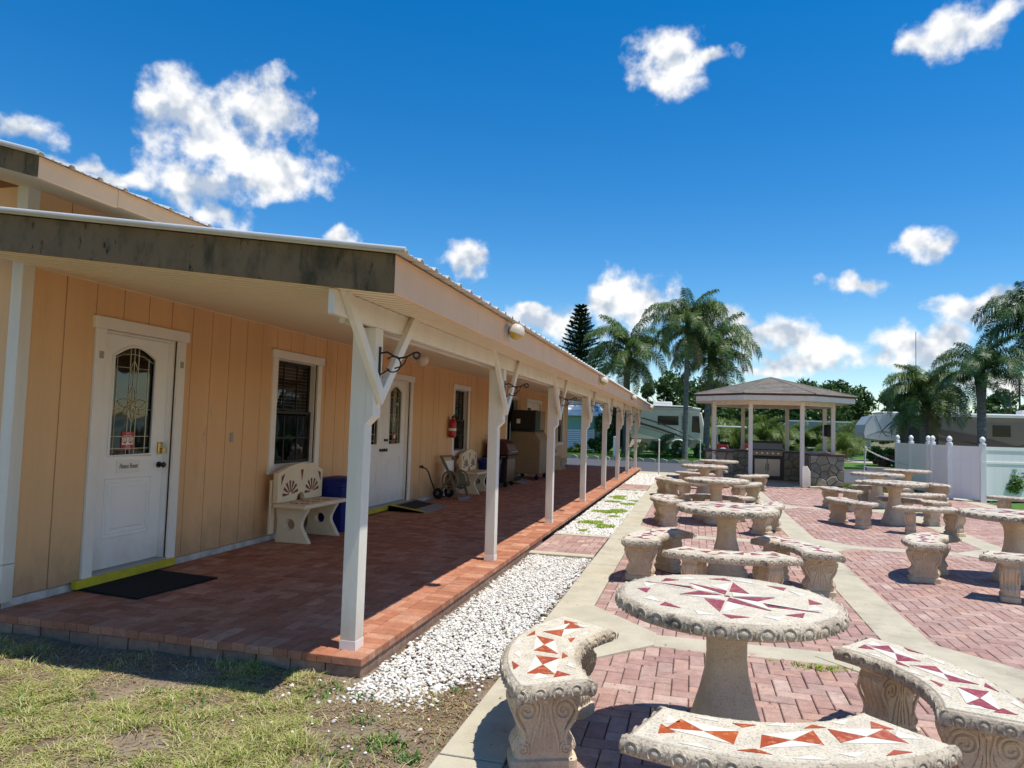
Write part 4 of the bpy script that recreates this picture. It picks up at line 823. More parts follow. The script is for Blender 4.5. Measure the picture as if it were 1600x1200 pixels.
def carving_mesh():
    m = MB(); T = .068
    for y in (-T - .001, T + .001):
        for s in (-1, 1):
            m.tube(spiral(s * .083, .268, .056, .012, 1.9, PI * .15, y, s), [.0085] * 20 + [.007] * 7, 6)
            m.tube([(s * (.083 + .056 * math.cos(PI * .15)), y, .29), (s * .143, y, .255), (s * .125, y, .215), (s * .098, y, .175), (s * .09, y, .145), (s * .10, y, .12)], [.006, .008, .009, .009, .008, .006], 6)
            m.tube(spiral(s * .098, .098, .03, .008, 1.6, PI * .5, y, s, 18), .0065, 6)
            m.tube([(s * .03, y, .325), (s * .022, y, .28), (s * .028, y, .225), (s * .048, y, .175), (s * .06, y, .12), (s * .062, y, .075)], [.005, .008, .009, .009, .008, .005], 6)
        for k in range(3): m.tube([(-.02 + .02 * k, y, .30 - .01 * abs(k - 1)), (-.012 + .012 * k, y, .22), (-.03 + .03 * k, y, .09)], [.004, .008, .005], 5)
        m.ball((0, y, .315), .018, 8, 5)
    for s in (-1, 1):
        for k in range(4):
            yy = -.042 + k * .028
            m.tube([(s * (w + .002), yy, z) for w, z in ((.134, .085), (.138, .10), (.130, .125), (.108, .15), (.104, .18), (.118, .215), (.142, .255), (.156, .29), (.156, .318))], .0085, 5)
    return m.mesh('leg_carving', 'cast_stone', 50)
def make_bench(red='tile_orange'):
    b = empty('bench'); Z = .43
    sr = loop_solid(bench_path(RI, RO, HA), [(.03, .358), (.012, .362), (.002, .376), (0, .392), (.003, .408), (.014, .42), (.024, .424)], 'seat_rim', 'cast_rim', b)
    m = MB(); rim_scrolls(m, bench_path(RI + .001, RO - .001, HA - .001), .391, .085, .025); kind(m.build('rim_carving', 'cast_rim', sr, smooth=50), 'stuff')
    loop_solid(bench_path(RI + .03, RO - .03, HA - .033), [(0, .40), (-.001, .425), (.004, Z)], 'seat', 'cast_top', b)
    lm, cm = LEGM
    for s in (-1, 1):
        a = s * R(21.5); rc = (RI + RO) / 2
        l = link('leg', lm, b, (rc * math.cos(a), rc * math.sin(a), 0), a); link('leg_carving', cm, l)
    def P(u, v):                                                # u along the arc -1..1, v across -1..1
        a = u * (HA - .05); r_ = (RI + RO) / 2 + v * (.152); return (r_ * math.cos(a), r_ * math.sin(a))
    z = Z + .0003
    for uc, tw in ((-.62, .0), (0, .25), (.60, -.12)):
        c = P(uc, 0); q = [P(uc - .26, .28 + tw), P(uc + .20, .50 - tw), P(uc + .26, -.30 - tw), P(uc - .20, -.48 + tw)]
        for k in range(4): tile(b, [c, q[k], q[(k + 1) % 4]], z, red if k % 2 else 'tile_white')
    for u0, v0, s, mt in ((-.93, .35, 1, red), (-.93, -.3, 1, 'tile_white'), (-.31, .72, 1, red), (-.30, -.7, -1, red), (.32, .74, -1, 'tile_white'), (.30, -.74, 1, red), (.9, -.35, 1, red), (.92, .3, -1, 'tile_white'), (-.62, -.82, 1, 'tile_white'), (.6, .86, 1, red), (-.66, .86, 1, 'tile_white'), (.63, -.84, -1, 'tile_white'), (0, .88, 1, 'tile_white'), (.0, -.88, 1, 'tile_white')):
        if abs(u0) > .85: tile(b, [P(u0 - .0 * s, v0 - .28), P(u0 + .03, v0 + .30), P(u0 - .13 * (1 if u0 > 0 else -1), v0 + .02 * s)], z, mt)
        else: tile(b, [P(u0 - .10, v0 + .06 * s), P(u0 + .11, v0 + .09 * s), P(u0 + .02 * s, v0 - .22 * (1 if v0 < 0 else 1) * s * .6)], z, mt)
    return b
LEGM = (leg_mesh(), carving_mesh())
tab0 = make_table(); ben0 = make_bench('tile_orange'); ben1 = make_bench('tile_red')
def place(src, used, loc, rz, label, cat, group):
    o = src if not used.get(src.name) else copy_tree(src)
    used[src.name] = True; o.location = loc; o.rotation_euler = (rnd.uniform(-.006, .006), rnd.uniform(-.006, .006), rz); return tag(o, label, cat, group)
used = {}
TAB = [((.165, 3.60), .22, 'large round mosaic-star table nearest the camera'), ((.35, 7.93), 1.1, 'round stone table directly behind the nearest table in the left row'), ((.38, 12.5), .2, 'third round stone table from the camera in the left row'),
       ((.255, 17.4), .9, 'fourth round stone table from the camera in the left row'), ((.69, 20.8), .4, 'farthest round stone table of the left row, before the gazebo'),
       ((3.47, 13.97), .3, 'second round stone table from the camera in the right row, whole pedestal in view'), ((3.87, 16.96), .8, 'third round table of the right row, just right of the gazebo stone counter'), ((5.1, 19.4), .2, 'farthest round table of the right row, before the white vinyl fence'), ((3.42, 8.95), .5, 'round stone table cut off by the right edge of the photo')]
for (x, y), a, lb in TAB: place(tab0, used, (x, y, .003), a, lb, 'table', 'round cast stone tables')
BEN = [(ben0, .173, 3.59, 181, 'curved mosaic bench left of the nearest table, beside the gravel bed'), (ben0, .124, 3.65, 285, 'curved mosaic bench in front of the nearest table, cut by the bottom edge'), (ben1, .306, 3.52, 18.5, 'curved bench with dark red tiles right of the nearest table'),
       (ben1, .38, 7.42, 157, 'curved bench left of the second table in the left row, at the kerb'), (ben1, .30, 7.72, 273, 'curved bench along the front of the second table in the left row'), (ben1, .30, 7.30, 30, 'curved bench right of the second table in the left row, end leg in view'),
       (ben1, .38, 12.3, 190, 'curved bench left of the third table in the left row'), (ben1, .37, 12.15, 86, 'curved bench behind the pedestal of the third table in the left row'), (ben1, .32, 12.0, 343, 'curved bench right of the third table in the left row'),
       (ben1, .255, 17.0, 262, 'curved bench in front of the fourth table in the left row'), (ben1, .2, 17.25, 200, 'curved bench left of the fourth table, beside the second walkway'), (ben1, .42, 16.9, 328, 'curved bench right of the fourth table in the left row'),
       (ben1, .5, 20.6, 238, 'curved bench left of the farthest left-row table'), (ben1, .6, 20.4, 105, 'curved bench behind the farthest left-row table'), (ben1, .9, 20.35, 320, 'curved bench in front of the gazebo, right of the farthest left-row table'),
       (ben1, 3.38, 13.72, 205, 'curved bench left of the second right-row table, carved leg facing the camera'), (ben1, 3.62, 13.55, 276, 'curved bench in front of the second right-row table'), (ben1, 3.36, 13.50, 58, 'curved bench just behind the pedestal of the second right-row table'),
       (ben1, 3.73, 16.53, 205, 'curved bench left of the third right-row table, nearest the stone counter'), (ben1, 3.95, 16.5, 300, 'curved bench in front of the third right-row table'), (ben1, 3.75, 16.7, 70, 'curved bench behind the third right-row table'),
       (ben1, 4.9, 19.3, 0, 'curved bench nearest the white fence gate'), (ben1, 5.0, 19.3, 185, 'curved bench left of the farthest right-row table'),
       (ben1, 3.30, 8.53, 157, 'curved bench standing alone left of the table cut by the right edge'), (ben1, 3.22, 8.76, 275, 'curved bench cut by the right edge, in front of that table'), (ben1, 6.55, 16.75, 250, 'stone bench at the right edge in front of the shrub')]
for src, x, y, a, lb in BEN: place(src, used, (x, y, .003), R(a), lb, 'bench', 'curved cast stone benches')

# ------------------------------------------------------------------ things on the porch
def seat_bench(loc, rz, label, sun=True):
    """painted concrete bench with arched back; local x across the depth (front +x), y along the bench"""
    b = tag(empty('porch_bench', loc, rz), label, 'bench', 'painted concrete benches on the porch')
    def side():
        out = []; hc = (.2, .21); hr = .062; n = 36
        # outline of the support, concave front and back
        def edge(a):
            dx, dz = math.cos(a), math.sin(a); best = 9
            for k in range(60):
                t = .04 + .006 * k; x, z = hc[0] + dx * t, hc[1] + dz * t
                fx = .46 - .12 * math.sin(PI * min(1, max(0, (z - .03) / .37))) ; bx = .0 + .04 * math.sin(PI * min(1, max(0, z / .4)))
                if x > fx or x < bx or z < 0 or z > .40: return t
            return .35
        m = MB(); vs = []; fs = []
        for yv in (-.035, .035):
            for i in range(n):
                a = 2 * PI * i / n; e = edge(a); vs.append((hc[0] + e * math.cos(a), yv, max(0, hc[1] + e * math.sin(a))))
            for i in range(n): a = 2 * PI * i / n; vs.append((hc[0] + hr * math.cos(a), yv, hc[1] + hr * math.sin(a)))
        for i in range(n):
            j = (i + 1) % n; fs += [(i, j, n + j, n + i), (2 * n + i, 3 * n + i, 3 * n + j, 2 * n + j), (i, 2 * n + i, 2 * n + j, j), (n + i, n + j, 3 * n + j, 3 * n + i)]
        return m.add(vs, fs).mesh('leg', 'beige_paint', 40)
    sm = side()
    for yy in (.16, .84): link('leg', sm, b, (0, yy, 0), bevel=.004)
    MB().box(.04, .46, 0, 1.0, .40, .45).build('seat', 'beige_paint', b, bevel=.018)
    top = lambda u: .80 + .10 * math.sin(PI * u)
    pts = [(0, .0, .455), (0, .40, .455)] + [(0, .5 + .09 * math.cos(PI - PI * k / 8), .455 + .09 * math.sin(PI * k / 8)) for k in range(9)] + [(0, .60, .455), (0, 1.0, .455)] + [(0, 1 - k / 16, top(1 - k / 16)) for k in range(17)]
    bk = MB().extr([(.04, y_, z_) for _, y_, z_ in pts], (.07, 0, 0)); o = bk.build('backrest', 'beige_paint', b, bevel=.012)
    MB().box(-.005, .03, .0, .08, .1, .72).build('back_strut', 'beige_paint', b, bevel=.008); MB().box(-.005, .03, .92, 1.0, .1, .72).build('back_strut', 'beige_paint', b, bevel=.008)
    m = MB(); X = .112
    for yc in (.26, .74):
        for k in range(7):
            a = R(8 + k * 27.3); a2 = a + R(13); r0_, r1_ = .03, .165
            m.extr([(X, yc + r0_ * math.cos(a), .54 + r0_ * math.sin(a)), (X, yc + r1_ * math.cos(a), .54 + r1_ * math.sin(a)), (X, yc + r1_ * math.cos(a2), .54 + r1_ * math.sin(a2)), (X, yc + r0_ * math.cos(a2), .54 + r0_ * math.sin(a2))], (.0015, 0, 0))
    for t in ([(.06, .76), (.13, .79), (.06, .66)], [(.94, .76), (.87, .79), (.94, .66)], [(.47, .82), (.53, .82), (.5, .69)]): m.extr([(X, y_, z_) for y_, z_ in t], (.0015, 0, 0))
    kind(m.build('sunburst', 'bench_red', o), 'stuff')
    m = MB()
    for yc in (.25, .5, .75):
        for k in range(5): a = R(200 + k * 35); m.extr([(.25 + .03 * math.cos(a), yc + .03 * math.sin(a), .4505), (.25 + .12 * math.cos(a), yc + .12 * math.sin(a), .4505), (.25 + .12 * math.cos(a + .3), yc + .12 * math.sin(a + .3), .4505)], (0, 0, .0012))
    kind(m.build('seat_inlay', 'bench_red', b), 'stuff')
    return b
seat_bench((-4.70, 7.22, PZ), 0, 'cream concrete bench with red sunbursts on its back, under the first window')
seat_bench((-4.70, 13.85, PZ), 0, 'cream concrete bench behind the second post, beside the hose reel')
seat_bench((-4.70, 23.3, PZ), 0, 'cream concrete bench at the far end of the porch')
tag(MB().cbox(-.36, .36, -.42, .42, 0, .012, .006).build('door_mat', 'mat_black', None, (-4.44, 5.10, PZ + .003), R(-6)), 'black rubber door mat at the yellow-edged white door', 'mat')
def bin_(loc, label):
    b = tag(empty('recycling_bin', loc), label, 'bin', 'blue bins on the porch'); b.scale = (.8, .8, .92)
    MB().lathe([(.22, 0), (.24, .02), (.27, .5), (.28, .62), (.29, .63), (.29, .66)], 20, sq=6).build('tub', 'blue_plastic', b, smooth=40)
    MB().lathe([(.30, .66), (.305, .69), (.27, .73), (.10, .76), (.002, .765)], 20, sq=6).build('lid', 'blue_plastic', b, smooth=40)
    MB().tube([(.27, -.2, .60), (.315, -.1, .66), (.32, .0, .70), (.3, .15, .73)], .012, 6).build('strap', 'taupe_plastic', b)
bin_((-4.50, 8.50, PZ), 'blue plastic bin beside the first cream bench, half hidden by the nearest post'); bin_((-4.42, 15.3, PZ), 'blue plastic bin behind the second post next to the grill')
def ramp_(loc, rz, label):
    r_ = tag(empty('threshold_ramp', loc, rz), label, 'ramp', 'threshold ramps')
    MB().extr([(0, 0, 0), (.62, 0, .0), (.62, 0, .012), (.06, 0, .085), (0, 0, .085)], (0, 1.0, 0)).build('ramp_body', 'ramp_grey', r_)
    MB().extr([(.08, .05, .085), (.40, .05, .0435), (.40, .95, .0435), (.08, .95, .085)], (0, 0, .003)).build('grip_pad', 'ramp_dark', r_)
    for yy in (0, .96): MB().extr([(.0, yy, .0), (.6, yy, .0), (.6, yy, .03), (.0, yy, .11)], (0, .04, 0)).build('side_rail', 'yellow_paint' if yy == 0 else 'ramp_grey', r_)
ramp_((-4.72, 10.6, PZ), 0, 'grey ramp with dark grip pad before the white double doors'); ramp_((-4.72, 17.1, PZ), 0, 'grey ramp with dark pad farther along the wall, past the grill')
# fire extinguisher on the wall
fe = tag(empty('fire_extinguisher', (XW + .10, 13.5, 1.26)), 'red fire extinguisher hanging on the wall left of the second window', 'fire extinguisher')
MB().lathe([(.06, 0), (.075, .015), (.078, .05), (.078, .30), (.065, .35), (.03, .38), (.026, .40)], 18).build('cylinder', 'red_gloss', fe, smooth=40)
MB().lathe([(.0785, .14), (.0785, .19)], 18).build('label_band', 'white_trim', fe)
h = MB().bar((0, -.02, .41), (0, .12, .44), .02, .012); h.bar((0, -.02, .425), (0, .13, .475), .02, .01); h.tube([(0, 0, .395), (0, 0, .43)], .022, 10); h.build('valve_handle', 'black_metal', fe)
MB().tube([(.0, .03, .42), (.05, .09, .40), (.075, .095, .30), (.07, .07, .14)], .011, 7).build('hose', 'rubber', fe)
MB().box(-.098, -.07, -.03, .03, .1, .42).build('bracket', 'switch_grey', fe)
# hose reel cart and its leader hose
hr = tag(empty('hose_reel_cart', (-4.46, 12.95, PZ), R(-12)), 'taupe plastic hose reel cart with black hose, parked by the wall', 'hose reel')
for s in (-.2, .2):
    fr = MB(); fr.bar((-.16, s, .80), (.10, s, .38), .03, .055); fr.bar((.10, s, .38), (.24, s, .0), .03, .06); fr.bar((.06, s, .42), (-.20, s, .10), .03, .05); fr.build('side_frame', 'taupe_plastic', hr, bevel=.008)
    MB().ring((.05, s, .36), (0, 1, 0), .17, .018, 24, 6).build('reel_flange', 'taupe_plastic', hr, smooth=50)
    w = MB().tube([(-.20, s - .03, .10), (-.20, s + .03, .10)], .10, 18).build('wheel', 'rubber', hr, smooth=40); MB().tube([(-.20, s - .034, .10), (-.20, s + .034, .10)], .035, 12).build('hub', 'switch_grey', w)
MB().box(-.2, -.13, -.2, .2, .78, .82).build('handle_bar', 'taupe_plastic', hr, bevel=.01); MB().box(.20, .27, -.215, .215, 0, .05).build('foot_bar', 'ramp_grey', hr, bevel=.008); MB().box(-.15, -.1, -.17, .17, .5, .72).build('label_panel', 'white_trim', hr)
hc = MB()
for k in range(11): hc.ring((.05, -.16 + .032 * k, .36), (0, 1, 0), .12 + .018 * (k % 2), .016, 22, 6)
hc.build('wound_hose', 'taupe_plastic', hr, smooth=50)
MB().tube([(.05, .22, .36), (.05, .27, .36), (.05, .27, .26), (.05, .31, .26)], .012, 7).build('crank', 'rubber', hr)
hs = tag(empty('leader_hose', (XW + .05, 12.05, .6)), 'thin black hose curving from the wall tap down to the hose reel', 'hose')
MB().tube([(0, 0, .13), (.05, .05, .12), (.08, .12, .05), (.09, .25, -.12), (.1, .45, -.32), (.12, .7, -.46), (.16, .9, -.44), (.26, 1.0, -.36)], .012, 7).build('tube', 'rubber', hs, smooth=50)
tp = MB().tube([(-.05, 0, .14), (.02, 0, .14), (.03, 0, .12)], .014, 8); tp.bar((0, -.05, .165), (0, .05, .165), .012, .02); tp.build('tap', 'black_metal', hs)
# kettle grill with side shelf
gr = tag(empty('gas_grill', (-4.42, 16.25, PZ)), 'gas grill with dark red lid and black side shelf behind the second post', 'grill')
MB().box(-.26, .26, -.35, .35, .12, .66).build('cabinet', 'steel', gr, bevel=.01)
MB().extr([(-.28, -.38, .74), (.28, -.38, .74), (.28, -.38, .86), (.22, -.38, 1.0), (.05, -.38, 1.1), (-.12, -.38, 1.1), (-.28, -.38, .98)], (0, .76, 0)).build('lid', 'maroon', gr, bevel=.02)
MB().box(-.28, .28, -.40, .40, .66, .735).build('firebox', 'black_metal', gr, bevel=.01); MB().box(-.2, .24, .42, .85, .70, .73).build('side_shelf', 'black_metal', gr, bevel=.01); MB().box(-.2, .24, -.85, -.42, .70, .73).build('side_shelf', 'black_metal', gr, bevel=.01)
MB().tube([(.30, -.28, .82), (.33, -.28, .82), (.33, .28, .82), (.30, .28, .82)], .012, 8).build('lid_handle', 'chrome', gr)
for sx_ in (-.2, .2):
    for sy in (-.3, .3): MB().tube([(sx_, sy - .015, .05), (sx_, sy + .015, .05)], .05, 12).build('caster', 'rubber', gr); 
for sx_ in (-.2, .2):
    for sy in (-.3, .3): MB().box(sx_ - .02, sx_ + .02, sy - .02, sy + .02, .08, .13).build('caster_stem', 'black_metal', gr)
# ice merchandiser
ic = tag(empty('ice_machine', (-4.42, 19.1, PZ)), 'tall ice machine on casters, black head over a tan bin', 'ice machine')
MB().extr([(-.36, -.62, .16), (.46, -.62, .16), (.46, -.62, 1.05), (.30, -.62, 1.28), (-.36, -.62, 1.28)], (0, 1.3, 0)).build('storage_bin', 'ice_tan', ic, bevel=.02)
MB().box(-.36, .30, -.60, .66, 1.285, 1.34).build('bin_collar', 'black_metal', ic)
MB().box(-.36, .32, -.62, .0, 1.345, 1.86).build('ice_head', 'black_metal', ic, bevel=.02); MB().box(-.36, .32, .005, .66, 1.345, 1.86).build('ice_head', 'ice_tan', ic, bevel=.02)
MB().box(-.2, -.1, -.626, -.62, 1.5, 1.62).build('control_plate', 'white_trim', ic)
for sx_ in (-.28, .36):
    for sy in (-.52, .55): cs = MB().tube([(sx_, sy - .02, .06), (sx_, sy + .02, .06)], .06, 12); cs.box(sx_ - .02, sx_ + .02, sy - .02, sy + .02, .1, .165); cs.build('caster', 'rubber', ic)
MB().tube([(-.37, -.66, .12), (-.37, -.66, 1.5), (-.37, -.6, 1.56)], .014, 7).build('water_pipe', 'chrome', ic)
# ------------------------------------------------------------------ gazebo
GX, GY = 2.36, 24.05
gz = tag(empty('gazebo', (GX, GY, 0)), 'octagonal white gazebo with brown shingle roof and a stone barbecue counter', 'gazebo')
def octa(r_, a0=22.5): return [(r_ * math.cos(R(a0 + 45 * k)), r_ * math.sin(R(a0 + 45 * k))) for k in range(8)]
MB().extr([(x, y, -.04) for x, y in octa(2.0)], (0, 0, .052)).build('floor_slab', 'concrete', gz)
pm = MB().box(-.058, .058, -.058, .058, 0, 2.5).mesh('post', 'white_paint')
for x, y in octa(1.88): link('post', pm, gz, (x, y, .012), bevel=.005)
MB().extr([(.72, -1.83, .012), (.95, -1.70, .012), (.95, -1.70, .45), (.85, -1.76, .62), (.72, -1.83, .62)], (.02, .05, 0)).build('post_cover', 'white_paint', gz)
ED, AP = 2.5, 3.33
fo, fi = octa(2.5), octa(2.46)
for k in range(8):
    a, b, c, d = fo[k], fo[(k + 1) % 8], fi[(k + 1) % 8], fi[k]
    MB().extr([(*a, 2.50), (*b, 2.50), (*c, 2.50), (*d, 2.50)], (0, 0, .15)).build('fascia_board', 'white_paint', gz)
    a2, b2 = octa(2.53)[k], octa(2.53)[(k + 1) % 8]
    MB().extr([(*a2, 2.652), (*b2, 2.652), (*c, 2.652), (*d, 2.652)], (0, 0, .045)).build('drip_edge', 'drip_brown', gz)
    # roof facet built of overlapping shingle courses
    m = MB(); n = 12; a3, b3 = Vector((*octa(2.56)[k], 2.70)), Vector((*octa(2.56)[(k + 1) % 8], 2.70)); ap = Vector((0, 0, AP))
    for i in range(n):
        t0, t1 = i / n, min(1, (i + 1.12) / n); p = [a3.lerp(ap, t0), b3.lerp(ap, t0), b3.lerp(ap, t1), a3.lerp(ap, t1)]; u = Vector((0, 0, .016)); lo = [q - Vector((0, 0, .006)) for q in p]
        m.add([p[0] + u, p[1] + u, p[2] + u * .2, p[3] + u * .2] + lo, [(0, 1, 2, 3), (0, 4, 5, 1), (4, 7, 6, 5), (1, 5, 6, 2), (3, 7, 4, 0)])
    m.build('roof_facet', 'shingle', gz)
    MB().tube([a3 + Vector((0, 0, .012)), ap + Vector((0, 0, .008))], .022, 6).build('hip_cap', 'shingle', gz)
    MB().bar((*octa(1.88)[k], 2.46), (*octa(1.88)[(k + 1) % 8], 2.46), .09, .14).build('beam', 'white_paint', gz)
MB().extr([(x, y, 2.53) for x, y in octa(2.45)], (0, 0, .02)).build('ceiling', 'soffit', gz)
def clip(poly, p, nrm):
    out = []
    for i in range(len(poly)):
        a, b = poly[i], poly[(i + 1) % len(poly)]; da = (a[0] - p[0]) * nrm[0] + (a[1] - p[1]) * nrm[1]; db = (b[0] - p[0]) * nrm[0] + (b[1] - p[1]) * nrm[1]
        if da <= 0: out.append(a)
        if da * db < 0: t = da / (da - db); out.append((a[0] + (b[0] - a[0]) * t, a[1] + (b[1] - a[1]) * t))
    return out
def stones(parent, O, U, W, w, h, cell=.27, seed=1):
    """irregular fieldstones facing a wall: voronoi cells on the plane O + u*U + v*(0,0,1), proud along W"""
    r_ = random.Random(seed); nx_, nz_ = max(1, round(w / cell)), max(1, round(h / (cell * .9))); S_ = [((i + .5 + r_.uniform(-.5, .5)) * w / nx_, (j + .5 + r_.uniform(-.5, .5)) * h / nz_) for i in range(nx_) for j in range(nz_)]
    for s in S_:
        poly = [(0, 0), (w, 0), (w, h), (0, h)]
        for q in S_:
            if q is s: continue
            mx_, my_ = (s[0] + q[0]) / 2, (s[1] + q[1]) / 2; n_ = (q[0] - s[0], q[1] - s[1]); poly = clip(poly, (mx_, my_), n_)
            if len(poly) < 3: break
        if len(poly) < 3: continue
        c = (sum(p[0] for p in poly) / len(poly), sum(p[1] for p in poly) / len(poly)); pr_ = r_.uniform(.02, .045)
        base = [(c[0] + (p[0] - c[0]) * .93, c[1] + (p[1] - c[1]) * .93) for p in poly]; topp = [(c[0] + (p[0] - c[0]) * .80, c[1] + (p[1] - c[1]) * .80) for p in poly]; n = len(poly)
        f = lambda p, d: tuple(Vector(O) + Vector(U) * p[0] + Vector((0, 0, p[1])) + Vector(W) * d)
        MB().add([f(p, -.005) for p in base] + [f(p, pr_ * .7) for p in base] + [f(p, pr_) for p in topp], [(i, (i + 1) % n, n + (i + 1) % n, n + i) for i in range(n)] + [(n + i, n + (i + 1) % n, 2 * n + (i + 1) % n, 2 * n + i) for i in range(n)] + [tuple(range(2 * n, 3 * n))]).build('stone', 'stone', parent)
cmb = MB(); cmb.box(1.05, 1.98, -1.0, 1.55, .012, .93); cmb.box(-1.98, -1.15, -.75, 1.55, .012, .93); cmb.box(-1.145, 1.045, .85, 1.55, .012, .93)
ct = cmb.build('counter', 'mortar', gz)
stones(ct, (1.05, -1.0, .02), (1, 0, 0), (0, -1, 0), .93, .90, .25, 3); stones(ct, (1.98, -1.0, .02), (0, 1, 0), (1, 0, 0), 2.5, .9, .3, 4); stones(ct, (-1.98, -.75, .02), (1, 0, 0), (0, -1, 0), .83, .9, .25, 5)
stones(ct, (-1.14, .85, .02), (1, 0, 0), (0, -1, 0), .62, .9, .24, 6); stones(ct, (.52, .85, .02), (1, 0, 0), (0, -1, 0), .52, .9, .24, 7); stones(ct, (1.05, .85, .02), (0, -1, 0), (-1, 0, 0), 1.85, .9, .27, 8)
for x0, x1, y0, y1 in ((1.0, 2.05, -1.06, 1.6), (-2.05, -1.1, -.81, 1.6), (-1.098, -.50, .80, 1.6), (.48, .998, .8, 1.6)): MB().box(x0, x1, y0, y1, .932, .975).build('counter_top', 'counter_top', gz, bevel=.008)
bq = empty('built_in_grill', (0, .85, 0), parent=gz)
MB().extr([(-.47, -.06, .985), (-.47, -.08, 1.02), (-.47, -.05, 1.22), (-.47, .08, 1.30), (-.47, .35, 1.30), (-.47, .5, 1.2), (-.47, .5, .985)], (.94, 0, 0)).build('grill_hood', 'steel', bq, smooth=30)
MB().box(-.48, .48, -.07, .5, .80, .984).build('control_panel', 'steel', bq, bevel=.01); MB().tube([(-.42, -.12, .98), (.42, -.12, .98)], .015, 8).build('hood_handle', 'chrome', bq)
for k in range(5): MB().tube([(-.34 + k * .17, -.07, .89), (-.34 + k * .17, -.105, .89)], .026, 10).build('knob', 'chrome', bq)
for s in (0, 1): 
    q = MB().box(-.40 + s * .405, -.005 + s * .405, -.045, .0, .14, .70).build('cabinet_door', 'steel_door', bq, bevel=.006); MB().tube([(-.045 + s * .09, -.07, .32), (-.045 + s * .09, -.07, .55)], .010, 7).build('door_pull', 'black_metal', bq)
tag(MB().lathe([(.14, 0), (.15, .05), (.15, .33), (.13, .36)], 16).build('hanging_planter', 'black_metal', None, (GX + 1.65, GY - .55, 1.5), smooth=40), 'black box-like planter hanging by the right-hand gazebo posts', 'planter')

# ------------------------------------------------------------------ vinyl fence, chain poles, shrub
fn = tag(empty('vinyl_fence', (6.36, 20.46, 0)), 'white vinyl privacy fence with gothic post caps right of the gazebo', 'fence')
capm = MB().lathe([(.062, 1.40), (.078, 1.41), (.078, 1.44), (.05, 1.45), (.04, 1.47), (.06, 1.50), (.066, 1.535), (.055, 1.575), (.03, 1.605), (.001, 1.62)], 14).mesh('post_cap', 'pole_white', 50)
FP = [(-.19, 4.04), (-.13, 2.83), (-.07, 1.45), (-.06, 1.12), (0, 0), (.57, -.52), (2.85, .15), (5.3, .85)]
fpm = MB().box(-.062, .062, -.062, .062, 0, 1.4).mesh('post', 'vinyl')
for x, y in FP: p = link('post', fpm, fn, (x, y, 0), bevel=.004); link('post_cap', capm, p)
for (a, b) in zip(FP, FP[1:]):
    d = Vector((b[0] - a[0], b[1] - a[1], 0)); L0 = d.length; d.normalize(); s, e = Vector((*a, 0)) + d * .064, Vector((*b, 0)) - d * .064; nb_ = max(1, round((L0 - .13) / .23))
    for k in range(nb_):
        p, q = s.lerp(e, k / nb_) + d * .0015, s.lerp(e, (k + 1) / nb_) - d * .0015
        MB().bar(p + Vector((0, 0, .69)), q + Vector((0, 0, .69)), .022, 1.20).build('board', 'vinyl', fn)
    for z, w in ((1.33, .05), (.98, .044), (.07, .05)): MB().bar(s + Vector((0, 0, z)), e + Vector((0, 0, z)), w, .085 if z > 1.2 else .05).build('rail', 'vinyl', fn)
MB().box(.02, .05, -.08, -.06, .98, 1.05).xf(Matrix.Translation((0, .42, .05))).build('gate_latch', 'black_metal', fn)
def stanchion(loc, h, label, tilt=0):
    o = tag(empty('chain_pole', loc), label, 'pole', 'white chain poles'); o.rotation_euler = (0, tilt, 0)
    MB().tube([(0, 0, 0), (0, 0, h)], .024, 10).build('shaft', 'pole_white', o, smooth=40); MB().ball((0, 0, h), .036, 10, 6).build('cap', 'pole_white', o, smooth=60); MB().lathe([(.09, 0), (.09, .02), (.03, .04)], 14).build('foot', 'pole_white', o)
stanchion((-1.13, 24.4, 0), 1.2, 'thin white pole at the far end of the gravel bed'); stanchion((.33, 38.0, .06), 1.0, 'short white pole on the far lawn beside the palm trunks'); stanchion((5.55, 26.2, -.03), 1.2, 'leaning white chain pole between the gazebo and the fence', .06)
A_, B_ = Vector((5.62, 26.2, 1.12)), Vector((6.93, 19.88, .98)); ch = MB()
for k in range(120):
    t = k / 119; p = A_.lerp(B_, t) - Vector((0, 0, 1.35 * t * (1 - t))); q = A_.lerp(B_, t + .008) - Vector((0, 0, 1.35 * (t + .008) * (1 - t - .008))); d = (q - p).normalized()
    n0 = d.orthogonal().normalized(); n0 = n0 if k % 2 else d.cross(n0); ch.ring(p, n0, .024, .007, 8, 4, upv=d)
tag(ch.build('plastic_chain', 'pole_white'), 'white plastic chain sagging from the leaning pole to the fence', 'chain')
ub = tag(empty('utility_box', (7.0, 20.1, 0)), 'small dark utility box with a white pipe at the foot of the fence', 'utility box'); MB().box(-.09, .09, -.08, .08, 0, .38).build('casing', 'black_metal', ub, bevel=.008); MB().tube([(.16, 0, 0), (.16, 0, .42)], .022, 8).build('pipe', 'pole_white', ub)

